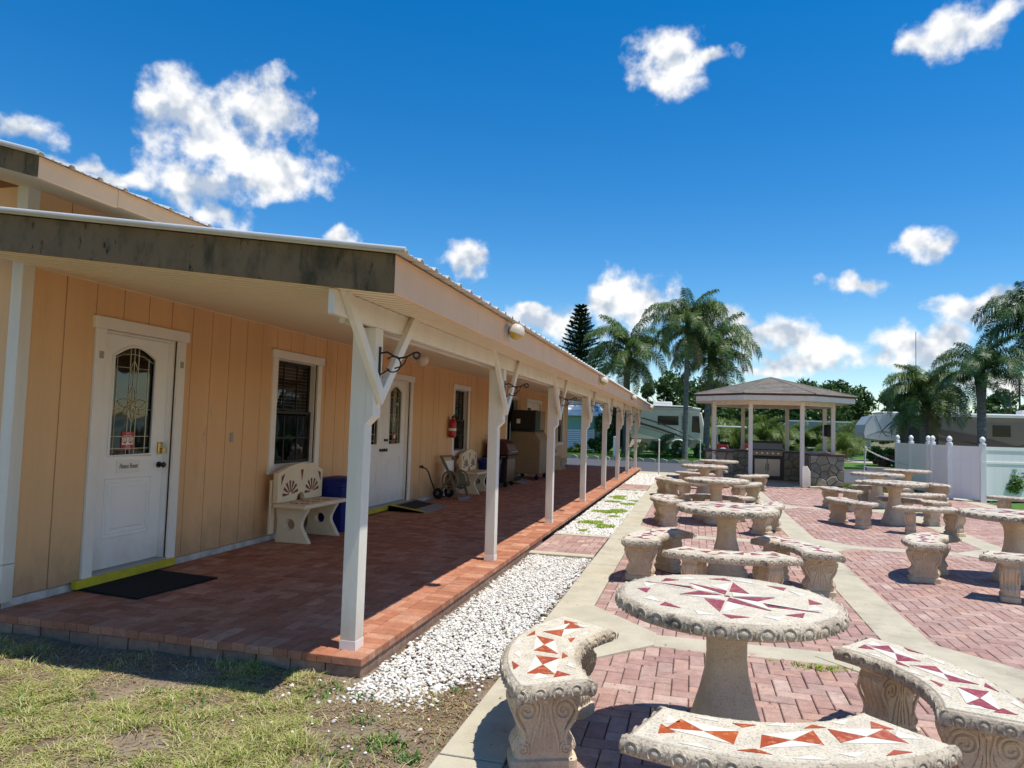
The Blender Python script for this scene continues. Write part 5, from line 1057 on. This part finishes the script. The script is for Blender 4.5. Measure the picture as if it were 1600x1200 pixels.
# ------------------------------------------------------------------ foliage
def leaves(n, radii, centre, size, seed, clusters=26, flat=.0, shell=.55):
    rs = np.random.RandomState(seed); cd_ = rs.normal(size=(clusters, 3)); cd_ /= np.linalg.norm(cd_, axis=1)[:, None]; rad = rs.uniform(shell, .95, clusters)[:, None]
    cc = cd_ * rad * np.array(radii); cr = rs.uniform(.22, .42, clusters)
    k = rs.randint(0, clusters, n); off = rs.normal(size=(n, 3)); off /= np.linalg.norm(off, axis=1)[:, None]; off *= (rs.rand(n) ** .45)[:, None]
    P = cc[k] + off * cr[k][:, None] * np.array(radii) + np.array(centre)
    a = rs.normal(size=(n, 3)); a[:, 2] -= flat; a /= np.linalg.norm(a, axis=1)[:, None]; b = np.cross(a, rs.normal(size=(n, 3))); b /= np.linalg.norm(b, axis=1)[:, None]
    s = size * rs.uniform(.6, 1.4, n)[:, None]
    V = np.stack([P - a * s, P + b * s * .42, P + a * s, P - b * s * .42], 1).reshape(-1, 3)
    return V, np.arange(4 * n).reshape(n, 4)
def tree(name, loc, h, radii, label, n=5200, size=.3, mat='tree_leaf', seed=1, trunk=.18, cat='tree', group=None, clusters=30, zc=None):
    t = tag(empty(name, loc), label, cat, group); zc = zc or h - radii[2]
    V, F = leaves(n, radii, (0, 0, zc), size, seed, clusters); link('crown', npmesh('crown', V, F, mat), t)
    r_ = random.Random(seed); m = MB(); m.tube([(0, 0, -.1), (r_.uniform(-.1, .1), r_.uniform(-.1, .1), zc * .5), (r_.uniform(-.2, .2), 0, zc)], [trunk, trunk * .75, trunk * .4], 8)
    for k in range(6):
        a = k * 1.05 + r_.random(); m.tube([(0, 0, zc * .6), (radii[0] * .4 * math.cos(a), radii[1] * .4 * math.sin(a), zc * .85), (radii[0] * .75 * math.cos(a), radii[1] * .75 * math.sin(a), zc + radii[2] * r_.uniform(-.1, .5))], [trunk * .4, trunk * .25, trunk * .08], 6)
    m.build('trunk', 'bark', t, smooth=60); return t
def frond(L0, e0, bend, seed, K=46, leaf=.52, wid=.02, droop=.8, stem=.0):
    """one pinnate palm frond leaving the origin along +x"""
    rs = np.random.RandomState(seed); n = 28; s = np.linspace(0, 1, n); e = e0 - bend * s ** 1.25; dx = np.cos(e) * L0 / (n - 1); dz = np.sin(e) * L0 / (n - 1)
    X = np.concatenate([[0], np.cumsum(dx[:-1])]); Z = np.concatenate([[0], np.cumsum(dz[:-1])]); Y = .05 * np.sin(s * 3 + seed)
    V, F = [], []
    for sd in (-1, 1):
        for rep in (0, 1):
            t = np.linspace(.10 + stem, 1, K) + rs.uniform(-.01, .01, K); t = np.clip(t, 0, 1); x = np.interp(t, s, X); z = np.interp(t, s, Z); y = np.interp(t, s, Y); ee = np.interp(t, s, e)
            l = leaf * (np.sin(np.clip(t, .02, 1) ** .7 * PI * .86) * .8 + .25) * rs.uniform(.8, 1.15, K)
            fwd = rs.uniform(.35, .8, K); side = sd * np.ones(K); upw = rs.uniform(-.5, .75, K) if rep else rs.uniform(-.1, .5, K)
            d = np.stack([np.cos(ee) * fwd, side, np.sin(ee) * fwd + upw], -1); d /= np.linalg.norm(d, axis=1)[:, None]
            p0 = np.stack([x, y, z], -1); p1 = p0 + d * (l * .5)[:, None]; d2 = d.copy(); d2[:, 2] -= droop * rs.uniform(.7, 1.6, K); d2 /= np.linalg.norm(d2, axis=1)[:, None]; p2 = p1 + d2 * (l * .6)[:, None]
            w = np.stack([np.cos(ee), np.zeros(K), np.sin(ee)], -1) * wid; b = len(V) and sum(len(v) for v in V)
            V.append(np.stack([p0 - w * .5, p0 + w * .5, p1 + w, p1 - w, p2], 1).reshape(-1, 3)); i0 = b + 5 * np.arange(K)[:, None]
            F.append(np.concatenate([i0 + np.array([[0, 1, 2]]), i0 + np.array([[0, 2, 3]]), i0 + np.array([[3, 2, 4]])]))
    b = sum(len(v) for v in V); r_ = np.interp(s, [0, .15, 1], [.035, .02, .006]); rv = []
    for k in range(3): a = k * 2.094; rv.append(np.stack([X - np.sin(e) * r_ * math.cos(a), Y + r_ * math.sin(a), Z + np.cos(e) * r_ * math.cos(a)], -1))
    V.append(np.stack(rv, 1).reshape(-1, 3)); i0 = b + 3 * np.arange(n - 1)
    for k in range(3): q = (k + 1) % 3; F.append(np.stack([i0 + k, i0 + q, i0 + 3 + q], -1)); F.append(np.stack([i0 + k, i0 + 3 + q, i0 + 3 + k], -1))
    return np.concatenate(V), np.concatenate(F)
FR = {}
def frond_mesh(kind_, mat):
    if (kind_, mat) in FR: return FR[kind_, mat]
    e0, bend, L0, leaf, droop, K = {'up': (1.35, 1.2, 2.4, .55, 1.0, 54), 'hi': (1.15, 2.2, 3.0, .75, 1.6, 60), 'mid': (.8, 2.25, 3.0, .8, 1.9, 60), 'low': (.35, 1.85, 2.8, .8, 2.0, 60), 'hang': (-.3, 1.1, 2.5, .7, 1.6, 54)}[kind_[:-1]]
    V, F = frond(L0, e0, bend, len(kind_) * 7 + ord(kind_[0]) + 3 * ord(kind_[-1]), K, leaf, .017, droop); FR[kind_, mat] = npmesh('frond', V, F, mat); return FR[kind_, mat]
def palm(name, loc, h, label, scale=1.0, mat='palm_leaf', seed=1, tr=.13, plan=(('up', 3), ('hi', 6), ('mid', 7), ('low', 6), ('hang', 4)), lean=0, group='queen palms', dead=2):
    r_ = random.Random(seed); t = tag(empty(name, loc), label, 'palm tree', group); m = MB(); pts = [(lean * (k / 10) ** 2, 0, -.05 + h * k / 10) for k in range(11)]
    m.tube(pts, [tr * 1.35, tr * 1.1] + [tr] * 6 + [tr * .95, tr * 1.1, tr * 1.25], 12)
    for k in range(int(h / .16)): zz = .16 * (k + 1); m.ring((lean * (zz / h) ** 2, 0, zz), (0, 0, 1), tr * 1.0, .009, 12, 4, upv=(1, 0, 0))
    m.build('trunk', 'palm_trunk', t, smooth=50); off = r_.random() * 6
    cb = MB(); cb.tube([(lean, 0, h - .1), (lean, 0, h + .35 * scale), (lean, 0, h + .8 * scale)], [tr * 1.3, tr * 1.5, tr * .5], 10); cb.build('crown_shaft', 'palm_dark', t, smooth=50)
    for kd, n in plan:
        for k in range(n):
            off += 2.39996; o = link('frond', frond_mesh(kd + 'abc'[r_.randrange(3)], mat), t, (lean, 0, h + {'up': .7, 'hi': .6, 'mid': .45, 'low': .3, 'hang': .15}[kd] * scale), off + r_.uniform(-.2, .2)); o.scale = (scale * r_.uniform(.85, 1.12),) * 3; o.rotation_euler[0] = r_.uniform(-.25, .25); o.rotation_euler[1] = r_.uniform(-.12, .12)
    for k in range(dead): o = link('dead_frond', frond_mesh('hang' + 'ab'[k % 2], 'dry_leaf'), t, (lean, 0, h), off + k * 2.5); o.scale = (scale * .9,) * 3; o.rotation_euler[1] = .5
    return t
palm('queen_palm', (-3.88, 42, .05), 5.6, 'queen palm with hanging dead fronds just past the end of the porch roof', 1.0, 'palm_leaf', 3, .2, (('up', 3), ('hi', 6), ('mid', 6), ('low', 7), ('hang', 6)))
palm('queen_palm', (-.44, 38, .05), 6.6, 'tallest queen palm with slender grey trunk in front of the motorhome', .92, 'palm_leaf', 5, .13, (('up', 3), ('hi', 7), ('mid', 7), ('low', 6), ('hang', 3)), .05)
palm('queen_palm', (.66, 41, .05), 5.5, 'queen palm close right of the tallest one, left of the gazebo', 1.05, 'palm_leaf', 8, .17, (('up', 3), ('hi', 6), ('mid', 7), ('low', 7), ('hang', 5)), .25)
palm('queen_palm', (11.8, 34, 0), 4.0, 'dark palm with bare blue-grey trunk rising behind the white fence', .78, 'palm_dark', 11, .17, (('up', 4), ('hi', 5), ('mid', 6), ('low', 6), ('hang', 3)), -.02, dead=0)
palm('bushy_palm', (10.9, 38.5, .05), 3.2, 'bushy low palm in front of the long trailer', .82, 'palm_leaf', 14, .22, (('up', 4), ('hi', 8), ('mid', 8), ('low', 8), ('hang', 8)), 0, 'queen palms', 1)
palm('queen_palm', (14.5, 36, 0), 6.3, 'tall palm whose crown is cut by the right edge of the photo', .95, 'palm_dark', 17, .17, (('up', 3), ('hi', 6), ('mid', 7), ('low', 6), ('hang', 2)), 0, dead=0)
# Norfolk Island pine
nf = tag(empty('norfolk_pine', (-9.9, 62, 0)), 'dark tiered Norfolk pine rising above the porch roof', 'pine tree')
m = MB().tube([(0, 0, 0), (0, 0, 6), (0, 0, 12.4)], [.28, .16, .02], 8).build('trunk', 'bark', nf)
rs = np.random.RandomState(5); Vs, Fs, o0 = [], [], 0
for i in range(25):
    z = 1.8 + 10.4 * (i / 24) ** .92; L0 = .2 + 3.9 * (1 - (z / 12.6)) ** .85; nb_ = 8
    for k in range(nb_):
        a = 2 * PI * k / nb_ + i * .5 + rs.uniform(-.15, .15); q = int(40 + L0 * 90); t = rs.rand(q) ** .7; tx = t * L0; side = rs.uniform(-1, 1, q) * .34 * (1 - t * .45); zz = z + .34 * tx + rs.uniform(-.05, .11, q)
        c, s_ = math.cos(a), math.sin(a); P = np.stack([c * tx - s_ * side, s_ * tx + c * side, zz], -1); d = np.stack([c * .6 - s_ * np.sign(side) * .6, s_ * .6 + c * np.sign(side) * .6, np.full(q, .42)], -1); l = rs.uniform(.16, .32, q)[:, None]; w = np.stack([-d[:, 1], d[:, 0], np.zeros(q)], -1) * .055
        Vs.append(np.stack([P - w, P + w, P + d * l], 1).reshape(-1, 3)); Fs.append(o0 + np.arange(3 * q).reshape(q, 3)); o0 += 3 * q
link('crown', npmesh('crown', np.concatenate(Vs), np.concatenate(Fs), 'pine_leaf'), nf)
# clumping palms and shrubs behind the gazebo and along the far lawn
def areca(loc, label, seed, sc=1.0, n=16, mat='areca_leaf'):
    r_ = random.Random(seed); t = tag(empty('clumping_palm', loc), label, 'palm', 'clumping palms beyond the gazebo')
    for k in range(n):
        kd = ('up', 'hi', 'hi', 'mid', 'mid')[k % 5]; o = link('frond', frond_mesh(kd + 'abc'[k % 3], mat), t, (r_.uniform(-.3, .3), r_.uniform(-.3, .3), .1 + r_.uniform(0, .7) * sc), k * 2.4 + r_.random()); o.scale = (sc * r_.uniform(.7, 1.1),) * 3
    MB().tube([(0, 0, 0), (0, 0, 1.0 * sc)], [.09, .05], 7).build('stem', 'palm_trunk', t)
AR = [(2.6, 50, 1.15, 'yellow-green clumping palm right of the golf cart'), (4.3, 53, 1.2, 'clumping palm seen between the two front gazebo posts'), (5.9, 55, 1.25, 'clumping palm behind the gazebo grill'), (7.6, 56, 1.15, 'clumping palm left of the grey trailer'), (9.4, 57, 1.2, 'clumping palm behind the right gazebo posts'), (3.4, 58, 1.5, 'tall clumping palm farther back behind the golf cart'), (11.0, 58, 1.2, 'clumping palm between the gazebo and the trailer nose'), (8.3, 45, .7, 'small bright palm seen under the gazebo roof'), (-1.9, 40.5, .55, 'low palm clump at the foot of the tall palms')]
for i, (x, y, sc, lb) in enumerate(AR): areca((x, y, 0), lb, 40 + i, sc)
def shrub(loc, radii, label, n, size, mat, seed, name='shrub', clusters=16): return tree(name, loc, radii[2] * 2, radii, label, n, size, mat, seed, .03, 'shrub', None, clusters, radii[2])
shrub((7.75, 20.6, 0), (.55, .5, .55), 'green and brown shrub before the right end of the white fence', 2600, .055, 'hedge_leaf', 3); shrub((8.3, 20.5, 0), (.5, .45, .45), 'dry brown grass-like shrub at the right edge beside the fence', 2400, .075, 'dry_leaf', 4)
shrub((7.15, 20.5, 0), (.28, .28, .28), 'small bright green shrub by the utility box', 900, .05, 'areca_leaf', 5)
for i in range(6): shrub((9.4 + i * 1.25, 40.2, .05), (.8, .6, .55), ['rounded green hedge bush nearest the gazebo', 'second rounded hedge bush right of the gazebo', 'third rounded hedge bush before the trailer nose', 'fourth rounded hedge bush, under the trailer nose', 'fifth rounded hedge bush, by the dark awning', 'last rounded hedge bush, left of the white fence'][i], 2200, .1, 'hedge_leaf', 60 + i)
shrub((9.2, 38.9, .05), (.5, .4, .3), 'reddish low shrub in front of the hedge near the gazebo', 1200, .08, 'red_leaf', 71); shrub((12.0, 39, .05), (.5, .4, .32), 'reddish potted shrub left of the fence', 1200, .08, 'red_leaf', 72); shrub((8.2, 28.8, -.02), (.8, .7, .5), 'low green bush between the road and the fence corner', 2200, .08, 'hedge_leaf', 73)
shrub((-5.2, 41.5, .05), (.8, .7, 1.2), 'dark leafy bush between the cabin and the first palm', 3600, .12, 'tree_leaf', 74); shrub((-4.4, 43, .05), (.7, .7, 1.6), 'tall dark bush behind the first palm trunk', 3600, .12, 'tree_leaf', 75); shrub((-6.6, 40.6, .05), (.5, .4, .28), 'small light green plant before the mint cabin', 900, .07, 'areca_leaf', 76)
shrub((-.75, 38.6, .05), (.42, .42, .5), 'dark round bush at the foot of the tallest palm', 2200, .07, 'tree_leaf', 77); shrub((.35, 39.4, .05), (.4, .4, .4), 'dark low bush between the two palm trunks', 1800, .07, 'tree_leaf', 78)
TL = [(1.2, 78, 7.5, 3.2, 'broad tree between the palms and the gazebo roof'), (-3, 85, 8, 3.6, 'tree behind the motorhome'), (-14, 80, 8, 4, 'tree far behind the mint cabin'), (8.5, 92, 6.5, 3.6, 'tree far behind the gazebo'), (14.5, 88, 8.2, 3.4, 'tall dark tree right of the gazebo roof'), (18.5, 92, 7.6, 3.2, 'feathery tree behind the trailer nose'), (23, 86, 7.2, 3.4, 'tree behind the bushy palm'), (28, 95, 6.4, 3.4, 'tree left of the bare palm trunk'), (34, 90, 6.6, 3.4, 'rounded tree right of the bare palm trunk'), (39, 86, 6.3, 3.2, 'tree at the far right above the trailer roof'), (45, 95, 7.5, 3.6, 'tree beyond the right edge'), (3.5, 90, 6.5, 3.5, 'tree showing under the gazebo roof'), (11.5, 80, 6.0, 3.0, 'tree just right of the gazebo eave')]
for i, (x, y, h, r_, lb) in enumerate(TL): tree('broadleaf_tree', (x, y, 0), h, (r_, r_ * .9, h * .38), lb, 5200, .26, 'tree_leaf', 90 + i, .2, 'tree', 'trees on the horizon')
wd = [leaves(2600, (5, 3, 2.6), (x, 118 + (i % 3) * 6, 2.4 + (i % 4) * .4), .4, 200 + i, 14) for i, x in enumerate(range(-60, 90, 7))]; o0 = 0; Vs, Fs = [], []
for v, f in wd: Vs.append(v); Fs.append(f + o0); o0 += len(v)
kind(link('distant_wood', npmesh('distant_wood', np.concatenate(Vs), np.concatenate(Fs), 'tree_leaf')), 'stuff', 'far-off belt of trees along the horizon')

# ------------------------------------------------------------------ vehicles and far things
def strip(f, x0, x1, w0, w1, y, n=18):
    """swoosh ribbon on a side plane y: centre line z = f(t)"""
    up_, lo_ = [], []
    for k in range(n + 1): t = k / n; x = x0 + (x1 - x0) * t; w = (w0 + (w1 - w0) * t) * (.25 + .75 * math.sin(PI * min(1, .12 + t * .9))); up_.append((x, y, f(t) + w / 2)); lo_.append((x, y, f(t) - w / 2))
    m = MB()
    for k in range(n): m.extr([up_[k], up_[k + 1], lo_[k + 1], lo_[k]], (0, -.012, 0))
    return m
def wheel(parent, x, y, r_=.42, w=.26):
    o = MB().tube([(x, y - w / 2, r_), (x, y - w / 2 + .03, r_), (x, y + w / 2 - .03, r_), (x, y + w / 2, r_)], [r_ * .9, r_, r_, r_ * .9], 22).build('wheel', 'rubber', parent, smooth=30); MB().tube([(x, y - w / 2 - .012, r_), (x, y - w / 2 + .02, r_)], r_ * .55, 16).build('hub', 'chrome', o); return o
rv = tag(empty('motorhome', (-8.0, 46, .05)), 'cream and grey motorhome with dark swoosh stripes behind the palms', 'motorhome'); YS = -.01
MB().extr([(0, 0, .45), (8.55, 0, .45), (8.75, 0, .8), (8.7, 0, 1.5), (8.45, 0, 2.65), (8.2, 0, 2.85), (0, 0, 2.85)], (0, 2.5, 0)).build('body', 'rv_cream', rv, bevel=.06)
MB().extr([(-.05, -.04, 2.85), (8.35, -.04, 2.85), (8.45, -.04, 2.92), (7.6, -.04, 3.08), (5.0, -.04, 3.12), (-.05, -.04, 3.12)], (0, 2.58, 0)).build('roof_cap', 'rv_white', rv, bevel=.05); MB().box(.05, 7.9, -.07, -.035, 2.96, 3.02).build('awning_rail', 'rv_brown', rv)
MB().box(5.4, 6.6, .8, 1.7, 3.12, 3.36).build('air_conditioner', 'rv_white', rv, bevel=.06); MB().box(.05, 8.4, -.015, .01, .46, .95).build('skirt', 'rv_tan', rv)
for x0, x1, z0, z1 in ((5.75, 7.05, 1.85, 2.42), (7.28, 7.62, 1.55, 2.48), (3.2, 4.1, 1.9, 2.4)): MB().box(x0, x1, -.02, .01, z0, z1).build('window', 'dark_glass', rv, bevel=.01)
MB().extr([(7.85, -.02, 1.45), (8.38, -.02, 1.40), (8.30, -.02, 2.45), (7.88, -.02, 2.45)], (0, .03, 0)).build('cab_window', 'dark_glass', rv); MB().extr([(8.64, .15, 1.45), (8.47, .15, 2.5), (8.47, 2.35, 2.5), (8.64, 2.35, 1.45)], (.03, 0, 0)).build('windscreen', 'dark_glass', rv)
dk = MB().box(7.22, 7.235, -.02, .0, .6, 2.6); dk.box(7.735, 7.75, -.02, 0, .6, 2.6); dk.box(7.235, 7.735, -.02, 0, 2.585, 2.6); dk.build('entry_door', 'rv_grey', rv)
for f, x0, x1, w0, w1, mt in ((lambda t: 2.45 - 1.5 * t ** 1.6, 3.4, 8.2, .07, .10, 'rv_brown'), (lambda t: 2.15 - 1.25 * t ** 1.5, 3.0, 7.8, .10, .2, 'rv_brown'), (lambda t: 1.75 - .8 * t ** 1.4, 4.2, 7.2, .05, .07, 'rv_tan'), (lambda t: .9 + 1.1 * math.sin(t * 2.2), 4.1, 4.9, .08, .12, 'rv_tan')): strip(f, x0, x1, w0, w1, YS).build('stripe', mt, rv)
for x in (1.9, 7.05): wheel(rv, x, .1)
MB().ring((7.05, -.02, .42), (0, 1, 0), .52, .04, 20, 6, 0, PI).build('wheel_arch', 'rv_white', rv)
tr = tag(empty('fifth_wheel_trailer', (8.9, 46, .05)), 'long trailer with white graphic nose and brown swoosh stripes behind the fence', 'trailer')
MB().extr([(.95, 0, 1.35), (1.8, 0, 1.25), (3.2, 0, 1.25), (3.4, 0, .6), (14, 0, .6), (14, 0, 2.9), (1.95, 0, 2.9), (1.3, 0, 2.7), (.95, 0, 2.2), (.85, 0, 1.7)], (0, 2.5, 0)).build('body', 'rv_shaded', tr, bevel=.05)  # body colour darkened, it carries the shade under the awning
MB().extr([(.94, -.015, 1.40), (1.8, -.015, 1.30), (2.75, -.015, 1.30), (2.75, -.015, 2.86), (1.95, -.015, 2.86), (1.32, -.015, 2.66), (.98, -.015, 2.2), (.88, -.015, 1.7)], (0, .02, 0)).build('nose_cap', 'rv_white', tr); MB().extr([(.9, .0, 1.4), (.84, .0, 1.7), (.92, .0, 2.2), (1.28, .0, 2.72), (1.4, 0, 2.66), (1.05, 0, 2.2), (.98, 0, 1.7)], (0, 2.5, 0)).build('nose_front', 'rv_grey', tr)
for f, x0, x1, w0, w1, mt in ((lambda t: 1.45 + 1.1 * t ** .6, 1.7, 2.6, .06, .12, 'rv_brown'), (lambda t: 2.75 - 1.2 * math.sin(t * 1.9), 1.5, 2.3, .10, .05, 'rv_brown'), (lambda t: 1.55 + .25 * math.sin(t * 3), 1.05, 2.7, .06, .1, 'rv_grey'), (lambda t: 2.0 + .3 * t, 2.2, 2.7, .1, .04, 'rv_brown'), (lambda t: 2.05 - 1.0 * t ** .8, 4.5, 9, .4, .6, 'rv_brown'), (lambda t: 1.6 - .8 * t, 4.2, 8.5, .2, .4, 'rv_brown'), (lambda t: .85, 3.4, 13.9, .5, .5, 'rv_brown'), (lambda t: 1.05 + 1.2 * t ** 1.4, 8.2, 12, .1, .2, 'rv_brown'), (lambda t: .9 + 1.4 * t ** 1.2, 9.0, 12.6, .06, .12, 'rv_brown'), (lambda t: 2.3 - 1.2 * t, 10, 13.5, .1, .2, 'rv_brown')): strip(f, x0, x1, w0, w1, -.016).build('stripe', mt, tr)
MB().box(1.9, 14.05, -.12, -.02, 2.78, 2.96).build('awning_roll', 'rv_white', tr, bevel=.03); MB().box(1.9, 14.05, -.01, 2.55, 2.901, 3.0).build('roof_cap', 'rv_white', tr, bevel=.03)
MB().box(2.85, 4.35, -1.6, -.13, .3, 2.75).build('screen_room', 'black_metal', tr); MB().box(9.4, 10.6, .8, 1.7, 3.0, 3.26).build('air_conditioner', 'rv_white', tr, bevel=.06); MB().extr([(11.6, .8, 3.0), (13.2, .8, 3.0), (12.8, .8, 3.14), (12.0, .8, 3.18)], (0, .9, 0)).build('roof_vent', 'rv_white', tr, bevel=.03)
for x0, x1 in ((7.6, 8.5), (12.4, 13.4)): MB().box(x0, x1, -.02, .01, 1.7, 2.35).build('window', 'dark_glass', tr)
for x in (9.2, 10.2): wheel(tr, x, .15, .38)
tg = tag(empty('grey_trailer', (6.2, 62, 0)), 'grey trailer with black swooshes seen through the gazebo', 'trailer'); MB().extr([(0, 0, .9), (.3, 0, .7), (7.5, 0, .7), (7.5, 0, 2.6), (1.2, 0, 2.6), (.2, 0, 1.7)], (0, 2.4, 0)).build('body', 'rv_grey', tg, bevel=.05); MB().box(1.2, 7.5, -.05, .4, 2.6, 2.72).build('roof_cap', 'rv_white', tg)
MB().box(-.3, 1.1, .3, 2.2, 1.75, 2.75).build('front_cap', 'black_metal', tg, bevel=.05)
for f, x0, x1, w0, w1 in ((lambda t: 1.3 + .8 * t ** .5, .5, 3.2, .1, .14), (lambda t: 1.1 + .6 * math.sin(t * 2.5), 2.5, 5.2, .08, .16), (lambda t: 2.0 - .6 * t, 4.5, 7.2, .1, .1)): strip(f, x0, x1, w0, w1, -.012).build('stripe', 'black_metal', tg)
for x in (4.6, 5.5): wheel(tg, x, .1, .38)
# golf cart
gc = tag(empty('golf_cart', (1.35, 44.2, .05)), 'red golf cart with white canopy parked left of the gazebo', 'golf cart')
MB().extr([(0, 0, .35), (2.2, 0, .35), (2.25, 0, .6), (1.7, 0, .85), (1.45, 0, .9), (1.35, 0, .5), (.7, 0, .5), (.6, 0, .75), (0, 0, .8)], (0, 1.15, 0)).build('body', 'cart_red', gc, bevel=.03); MB().extr([(-.1, -.05, 1.78), (1.7, -.05, 1.78), (1.62, -.05, 1.88), (0, -.05, 1.88)], (0, 1.25, 0)).build('canopy', 'rv_white', gc, bevel=.03)
MB().box(.15, .75, .05, 1.1, .76, .92).build('seat', 'black_metal', gc, bevel=.03); MB().box(.05, .18, .05, 1.1, .92, 1.35).build('seat_back', 'black_metal', gc, bevel=.03)
for x in (.02, 1.55):
    for y in (.03, 1.12): MB().tube([(x, y, .75), (x - .02, y, 1.8)], .02, 6).build('canopy_post', 'pole_white', gc)
for x in (.35, 1.8): wheel(gc, x, .1, .24, .18); MB().ring((x, -.01, .24), (0, 1, 0), .3, .035, 14, 5, 0, PI).build('fender', 'rv_white', gc)
MB().tube([(1.3, .4, .85), (1.15, .4, 1.1)], .015, 6).build('steering_column', 'black_metal', gc)
# mint cabin
cb = tag(empty('cabin', (-9.3, 42, .05)), 'mint green cabin with white slatted base beyond the road', 'cabin')
MB().box(0, 3.55, 0, 3, .25, 2.3).build('wall', 'mint', cb)
for k in range(9): MB().extr([(-.02, -.06, .3 + k * .125), (3.57, -.06, .3 + k * .125), (3.57, -.02, .3 + k * .125 + .085), (-.02, -.02, .3 + k * .125 + .085)], (0, -.012, 0)).build('slat', 'pole_white', cb)
for x in (-.02, 3.5): MB().box(x, x + .09, -.09, 0, .0, 1.45).build('corner_post', 'pole_white', cb)
MB().extr([(-.3, -.4, 2.22), (3.95, -.4, 2.22), (3.55, -.2, 2.55), (3.0, 1.2, 3.1), (-.3, 1.2, 3.1)], (0, 0, .06)).build('eave', 'rv_white', cb)
MB().add([(-.3, -.42, 2.28), (3.98, -.42, 2.28), (3.4, 1.5, 3.15), (-.3, 1.5, 3.15), (-.3, 3.4, 2.28), (3.98, 3.4, 2.28)], [(0, 1, 2, 3), (3, 2, 5, 4), (1, 5, 2)]).build('roof', 'rv_white', cb); MB().box(.9, 3.3, .4, .6, 2.9, 3.35).build('roof_panel', 'rv_grey', cb)
wp = tag(empty('marker_post', (-4.05, 37.7, .03)), 'white post with a ball cap on the far lawn', 'post'); MB().box(-.07, .07, -.07, .07, 0, .98).build('shaft', 'vinyl', wp, bevel=.006); MB().ball((0, 0, 1.05), .085, 10, 6).build('cap', 'pole_white', wp, smooth=60)
# loungers and chair by the motorhome
def lounger(loc, rz, label, mat):
    o = tag(empty('patio_lounger', loc, rz), label, 'chair', 'patio chairs by the motorhome'); 
    MB().extr([(0, 0, .36), (1.0, 0, .36), (1.5, 0, .85), (1.46, 0, .9), (.98, 0, .43), (0, 0, .43)], (0, .62, 0)).build('cushion', mat, o, bevel=.02)
    for x in (.1, 1.0):
        for y in (.03, .57): MB().box(x, x + .04, y, y + .04, 0, .36).build('leg', 'pole_white', o)
    MB().bar((0, -.02, .34), (1.5, -.02, .34), .04, .05).build('frame', 'pole_white', o)
lounger((-1.6, 42.6, .05), .1, 'teal and white lounger nearest the tallest palm, by the motorhome', 'teal_boat'); lounger((-3.0, 42.2, .05), .2, 'pale lounger lying low before the motorhome', 'rv_white'); lounger((-3.7, 43.4, .05), 1.2, 'pale tan chair at the rear of the motorhome', 'rv_tan')
rl = tag(empty('white_railing', (6.9, 47, .05)), 'white railing behind the gazebo counter', 'railing')
for k in range(9): MB().bar((k * .3, 0, 0), (k * .3 + .12 * (k % 2), 0, .75), .05, .05).build('baluster', 'pole_white', rl)
for z in (.12, .7): MB().bar((-.1, 0, z), (2.6, 0, z), .05, .06).build('rail', 'pole_white', rl)
for x, y, h, r_, lb in ((24.6, 90, 13.8, .05, 'thin tall radio mast rising behind the bushy palm'), (29.5, 78, 6.2, .14, 'dark utility pole left of the bare palm trunk'), (33.4, 86, 8.0, .14, 'dark utility pole above the trees at the far right')):
    o = tag(empty('utility_pole', (x, y, 0)), lb, 'pole'); MB().tube([(0, 0, 0), (0, 0, h)], [r_, r_ * .6], 8).build('mast', 'bark', o); (MB().bar((-.5, 0, h - .5), (.5, 0, h - .5), .06, .08).build('cross_arm', 'bark', o) if r_ > .1 else None)
